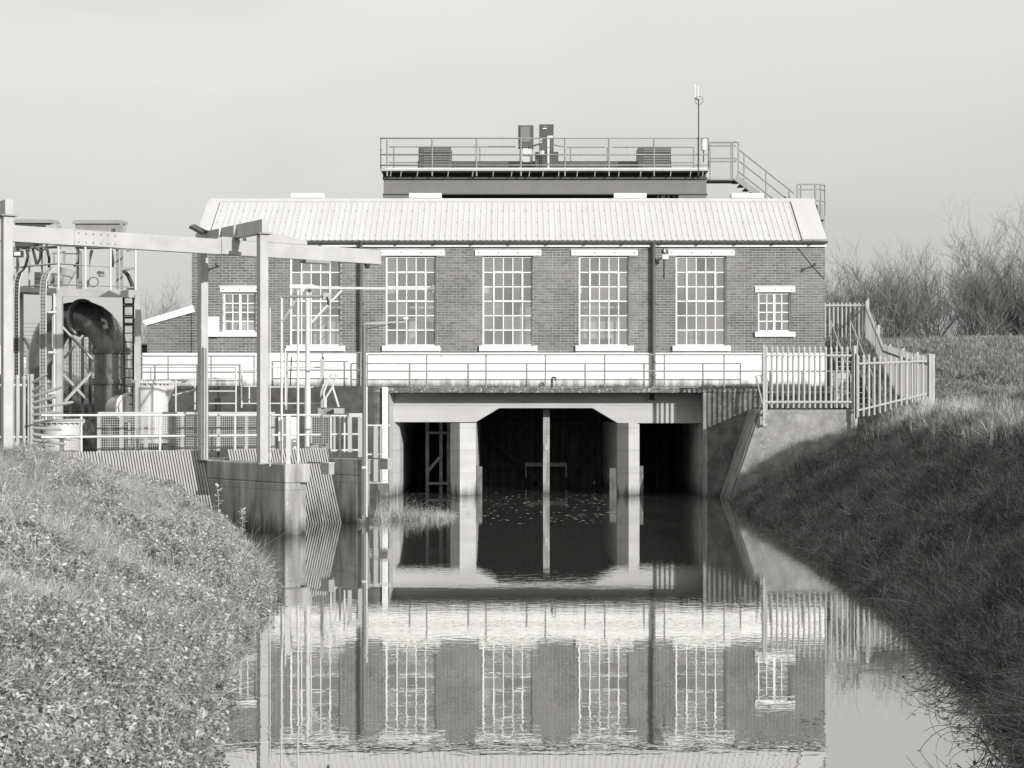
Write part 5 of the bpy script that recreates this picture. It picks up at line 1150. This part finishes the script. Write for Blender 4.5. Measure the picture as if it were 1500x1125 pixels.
TR = [(8.9+2.4, 66, 2.7, 7, 'sparse thin shrub right beside the station corner'), (12.6, 67, 3.4, 9, 'thin bare shrub behind the top post of the climbing fence'),
      (14.3, 66.5, 3.8, 11, 'bare bushy shrub in the middle of the flood bank thicket'), (16.0, 67, 4.4, 12, 'bare bushy shrub in the middle of the flood bank thicket'),
      (17.6, 66, 4.0, 12, 'bare bushy shrub in the middle of the flood bank thicket'), (19.7, 67, 5.7, 14, 'densest tall bare tree near the right edge'),
      (15.0, 70, 3.8, 9, 'bare bushy shrub in the middle of the flood bank thicket'), (17.9, 71, 4.4, 9, 'bare bushy shrub in the middle of the flood bank thicket'),
      (20.6, 69, 5.8, 12, 'tall bare tree at the far right edge'), (13.3, 71, 3.9, 12, 'bare bushy shrub in the middle of the flood bank thicket'), (18.6, 68.5, 4.0, 10, 'bare bushy shrub in the middle of the flood bank thicket'), (21.8, 66, 4.2, 10, 'low bare shrub beyond the right edge')]
for i, (x, y, h, st_, lb) in enumerate(TR):
    bare_tree('bare_tree' if h > 5 else 'bare_shrub', (x, y, float(ground_z(x, y))-.1), h, st_, 100+i, lb, G1, 3, .5, .028 if h < 5 else .05, wide=.42 if h < 5 else .3, cat='tree' if h > 5 else 'shrub')
for i, (px, y, h, lb) in enumerate(((218, 92, 4.2, 'distant bare tree left of the lean-to barge board'), (248, 90, 5.0, 'distant bare tree behind the lean-to barge board'), (272, 94, 4.6, 'distant bare tree beside the left corner of the station'),
                                    (60, 95, 3.4, 'distant bare bush behind the discharge pipe'), (150, 96, 3.2, 'distant bare bush behind the service platform'))):
    bare_tree('distant_tree', (P(px, 0, y).x, y, 3.0), h*1.15, 7, 200+i, lb, 'distant bare trees at left', 3, .45, .04, wide=.35, kids=(3, 5), cat='tree')

# ------------------------------------------------------------------ grass, herbs, reeds, floating bits
def sample(n, x0, x1, y0, y1, ypow=1.0):
    x = rng.uniform(x0, x1, n); y = y0+(y1-y0)*rng.random(n)**ypow; return x, y
def frustum(x, y, m=3.): return np.abs(x) < (y*750/F+m)
def grass(name, label, region, dens, meshes, sc, tilt=.2, ypow=1.0):
    x0, x1, y0, y1 = region; n = int(dens*(x1-x0)*(y1-y0)); x, y = sample(n, x0, x1, y0, y1, ypow); k = frustum(x, y); x, y = x[k], y[k]
    return x, y
gp = [tufts_mesh('grass_tuft', 34, .13, .10, .30, .007, 'grass_pale', 1.7, 10+i) for i in range(5)]
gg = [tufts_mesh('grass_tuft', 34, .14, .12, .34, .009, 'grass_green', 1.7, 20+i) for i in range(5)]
hb = [herb_mesh('leafy_herb', 8, .15, .22, .056, 'leaf', 30+i, 12) for i in range(4)]
st = [tufts_mesh('straw_tuft', 12, .12, .25, .7, .006, 'straw', .8, 40+i) for i in range(3)]
def put(name, label, x, y, meshes, s0, s1, tilt=.2, dz_=-.02):
    z = ground_z(x, y); n = len(x); ok = z > -.06; x, y, z = x[ok], y[ok], z[ok]; n = len(x)
    scatter(name, mkpts(x, y, z+dz_), rnd_rot(n, tilt), rng.uniform(s0, s1, n), meshes, label)
def clump(x, y, s=1.2, seed=0): return .5+.5*np.sin(x*s*1.9+seed+1.3*np.sin(y*s*1.1+seed))*np.sin(y*s*1.3+seed*2+1.1*np.sin(x*s))
# left bank, density falling with distance
def lb_pts(n, pw):
    y = 8+29*rng.random(n)**pw; xw = y*750/F+2.4; x = -xw+rng.random(n)*(xw-1.9); 
    z = ground_z(x, y); us = (x-K1.x)*UD.x+(y-K1.y)*UD.y; return x[(z > -.1) & (us < 3.1)], y[(z > -.1) & (us < 3.1)]
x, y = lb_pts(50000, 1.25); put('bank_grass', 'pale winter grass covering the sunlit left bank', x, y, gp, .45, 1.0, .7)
x, y = lb_pts(40000, 1.7)
dsh = np.interp(y, YL, XLv)-x; c = clump(x, y, .9, 3); k = (c+np.clip(1.5-dsh, 0, 1.2)*.6+np.clip((17-y)/7, 0, 1)*.45+rng.normal(0, .12, len(x))) > .62
put('bank_herbs', 'leafy nettles and brambles along the left water edge', x[k], y[k], hb, .5, 1.15, .45)
x, y = lb_pts(1500, 1.2); put('dry_stalks', 'dry pale stalks standing in the left bank grass', x, y, st, .4, .9, .8)
# right bank
def rb_pts(n, pw, ymax=48):
    y = 9+(ymax-9)*rng.random(n)**pw; xw = y*750/F+3.2; x = 3.0+rng.random(n)*np.maximum(xw-3.0, .1); z = ground_z(x, y)
    k = (z > -.1) & ~((y > 47.5) & (x < 9.5)) ; return x[k], y[k]
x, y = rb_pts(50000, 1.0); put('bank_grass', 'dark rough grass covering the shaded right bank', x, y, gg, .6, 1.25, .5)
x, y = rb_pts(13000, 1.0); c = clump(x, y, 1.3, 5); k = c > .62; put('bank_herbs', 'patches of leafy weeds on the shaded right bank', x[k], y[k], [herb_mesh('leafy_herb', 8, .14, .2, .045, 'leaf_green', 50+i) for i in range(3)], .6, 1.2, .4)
x, y = rb_pts(23000, .7); zz = ground_z(x, y); k = (zz > 1.95); put('dry_grass', 'pale dry grass on top of the right bank in the sun', x[k], y[k], gp, .8, 1.6, .3)
x, y = rb_pts(4400, .8); zz = ground_z(x, y); k = (zz > 1.75) | (rng.random(len(x)) < .06); put('dry_stalks', 'dry pale stalks on the right bank', x[k], y[k], st, .5, 1.05, .3)
x, y = rb_pts(4200, 1.0); k = clump(x, y, 1.7, 8) > .42; x, y = x[k], y[k]; put('rough_tussocks', 'paler matted tussocks scattered over the shaded right bank', x, y, [tufts_mesh('tussock', 60, .2, .14, .32, .010, 'tussock', 1.9, 120+i) for i in range(4)], .6, 1.25, .45)
x = rng.normal(9.75, .55, 90); y = rng.normal(40.5, .9, 90); put('tall_dry_grass', 'clump of tall bleached grass on the sunlit top of the right bank below the fence', x, y, [tufts_mesh('tall_tuft', 26, .2, .35, .75, .010, 'straw', .7, 190+i) for i in range(3)], .7, 1.15, .15)
# flood bank, yard and the slope up to the station
x, y = sample(19000, 11.0, 25, 47.5, 66); k = frustum(x, y) & (ground_z(x, y) > 1); put('meadow_grass', 'short rough grass on the far flood bank', x[k], y[k], [tufts_mesh('short_tuft', 26, .22, .07, .2, .014, 'far_grass', 1.2, 60+i) for i in range(4)], .7, 1.5, .3)
x, y = sample(5200, -14, -3.3, 43.3, 50.2); k = frustum(x, y) & (ground_z(x, y) > .2); put('slope_grass', 'rough grass on the slope below the station', x[k], y[k], gg[:3]+gp[:1], .5, .9, .3)
# tussock of reeds between the second pier and the culvert
n = 210; tx = rng.uniform(0, 1, n); ty = 39.3+rng.uniform(-.25, 1.5, n); x = -3.05+tx*1.75; y = ty+.5*tx; sc_ = (.95-.5*tx)*rng.uniform(.6, 1.15, n)
x = np.clip(x, -3.25, None)
reed = [tufts_mesh('reed_tuft', 14, .12, .3, .75, .010, 'straw', 1.9, 170+i) for i in range(2)]+[tufts_mesh('reed_tuft', 16, .12, .3, .7, .011, 'grass_pale', 1.7, 70+i) for i in range(3)]
scatter('reed_tussock', mkpts(x, y, np.full(n, -.04)), rnd_rot(n, .25), sc_, reed, 'pale reedy grass tussock growing in the water beside the second pier')
# weeds on the walkway edge
x = rng.uniform(-4, 7.2, 420); c = clump(x, x*0, 1.0, 1); k = (c > .55); x = x[k]
scatter('walkway_weeds', mkpts(x, np.full(len(x), YD+.35)+rng.uniform(-.2, .3, len(x)), np.full(len(x), dz(567.5))), rnd_rot(len(x), .3), rng.uniform(.25, .6, len(x)), gg[:2]+hb[:1], 'small weeds growing along the walkway edge')
# grass hanging over the water at the lower right
n = 150; y = rng.uniform(10.5, 24, n); x = np.interp(y, YR, XRv)+rng.uniform(-.18, .25, n)
arch = [tufts_mesh('arching_tuft', 9, .1, .25, .5, .008, 'grass_green', 1.9, 80+i, 6) for i in range(3)]
scatter('overhanging_grass', mkpts(x, y, np.maximum(ground_z(x, y), -.03)), rnd_rot(n, .2), rng.uniform(.6, 1.2, n), arch, 'arching dark blades overhanging the water at the lower right')
n = 300; y = rng.uniform(10.5, 30, n); x = np.interp(y, YL, XLv)+rng.uniform(-.25, .12, n)
archp = [tufts_mesh('arching_tuft', 8, .1, .25, .6, .006, 'grass_pale', 1.7, 90+i, 5) for i in range(3)]
scatter('overhanging_grass', mkpts(x, y, np.maximum(ground_z(x, y), -.03)), rnd_rot(n, .5), rng.uniform(.6, 1.1, n), archp, 'arching pale blades overhanging the water along the left bank')
# bramble stems and curling sedge over the water in the lower right corner
rr = random.Random(11); mb = MB()
for k in range(120):
    y0_ = rr.uniform(11.2, 17.5); x0 = float(np.interp(y0_, YR, XRv))+rr.uniform(-.34, .06); p = Vector((x0, y0_, max(float(ground_z(x0, y0_)), 0)+.02))
    a = rr.uniform(2.0, 4.4); e_ = rr.uniform(.6, 1.4); da = rr.gauss(0, .38); n_ = rr.randint(7, 12); stp_ = rr.uniform(.04, .075); pts = [p.copy()]
    for j in range(n_):
        p = p+Vector((math.cos(a)*math.cos(e_), math.sin(a)*math.cos(e_), math.sin(e_)))*stp_; a += da*.5; e_ -= rr.uniform(.12, .34); p.z = max(p.z, .006); pts.append(p.copy())
    mb.tube(pts, .003, 4, False, [.0042-.003*i/len(pts) for i in range(len(pts))])
    for j in range(rr.randint(1, 4)):
        q = pts[rr.randint(2, len(pts)-1)]; a2 = rr.uniform(0, 6.28); w_ = rr.uniform(.03, .07); d1 = Vector((math.cos(a2), math.sin(a2), rr.uniform(-.6, .5)))*w_; s1 = Vector((-math.sin(a2), math.cos(a2), .2))*w_*.22
        mb.add([q, q+d1*.5-s1, q+d1, q+d1*.5+s1], [(0, 1, 2, 3)])
part('bramble_stems', mb, 'timber_dark', kind='stuff', label='dark curling bramble stems hanging over the water at the lower right')
# tall leafy weeds in front of the first pier
for (px, py, Y_, h, lb) in ((319, 756, 34.9, .62, 'tall leafy weed standing where the bar screen meets the gantry pier'), (354, 772, 34.0, .36, 'small leafy weed in front of the gantry pier foot')):
    b = P(px, py, Y_); t = thing('leafy_weed', b, lb, 'plant'); stem = MB().tube([b-Vector((0, 0, .3)), b+Vector((.02, 0, h*.5)), b+Vector((-.02, 0, h))], .006, 4); part('stem', stem, 'leaf', t); rr = random.Random(px)
    for k in range(26):
        t_ = rr.random()**.7; p = b+Vector((0, 0, h*t_)); a2 = rr.uniform(0, 6.28); L = rr.uniform(.08, .15); d1 = Vector((math.cos(a2), math.sin(a2), rr.uniform(-.2, .6))); s1 = Vector((-math.sin(a2), math.cos(a2), .1))*L*.3
        part('leaf', MB().add([p, p+d1*L*.5-s1, p+d1*L, p+d1*L*.5+s1], [(0, 1, 2, 3)]), 'straw', t)
# floating specks on the water
n = 330; mb = MB()
for k in range(n):
    Y_ = 38+15*rng.random()**.8; px = rng.uniform(590, 905); c = P(px, 0, Y_); a = rng.uniform(0, 6.28); s_ = rng.uniform(.02, .06)
    if rng.random() < .4 and px > 700: px = 700+rng.exponential(60)
    mb.add([(c.x+s_*math.cos(a+t), Y_+s_*math.sin(a+t), .004) for t in (0, 1.4, 3.1, 4.4)], [(0, 1, 2, 3)])
part('floating_leaves', mb, 'flake', kind='stuff', label='pale leaf specks floating on the dark water before the culvert')
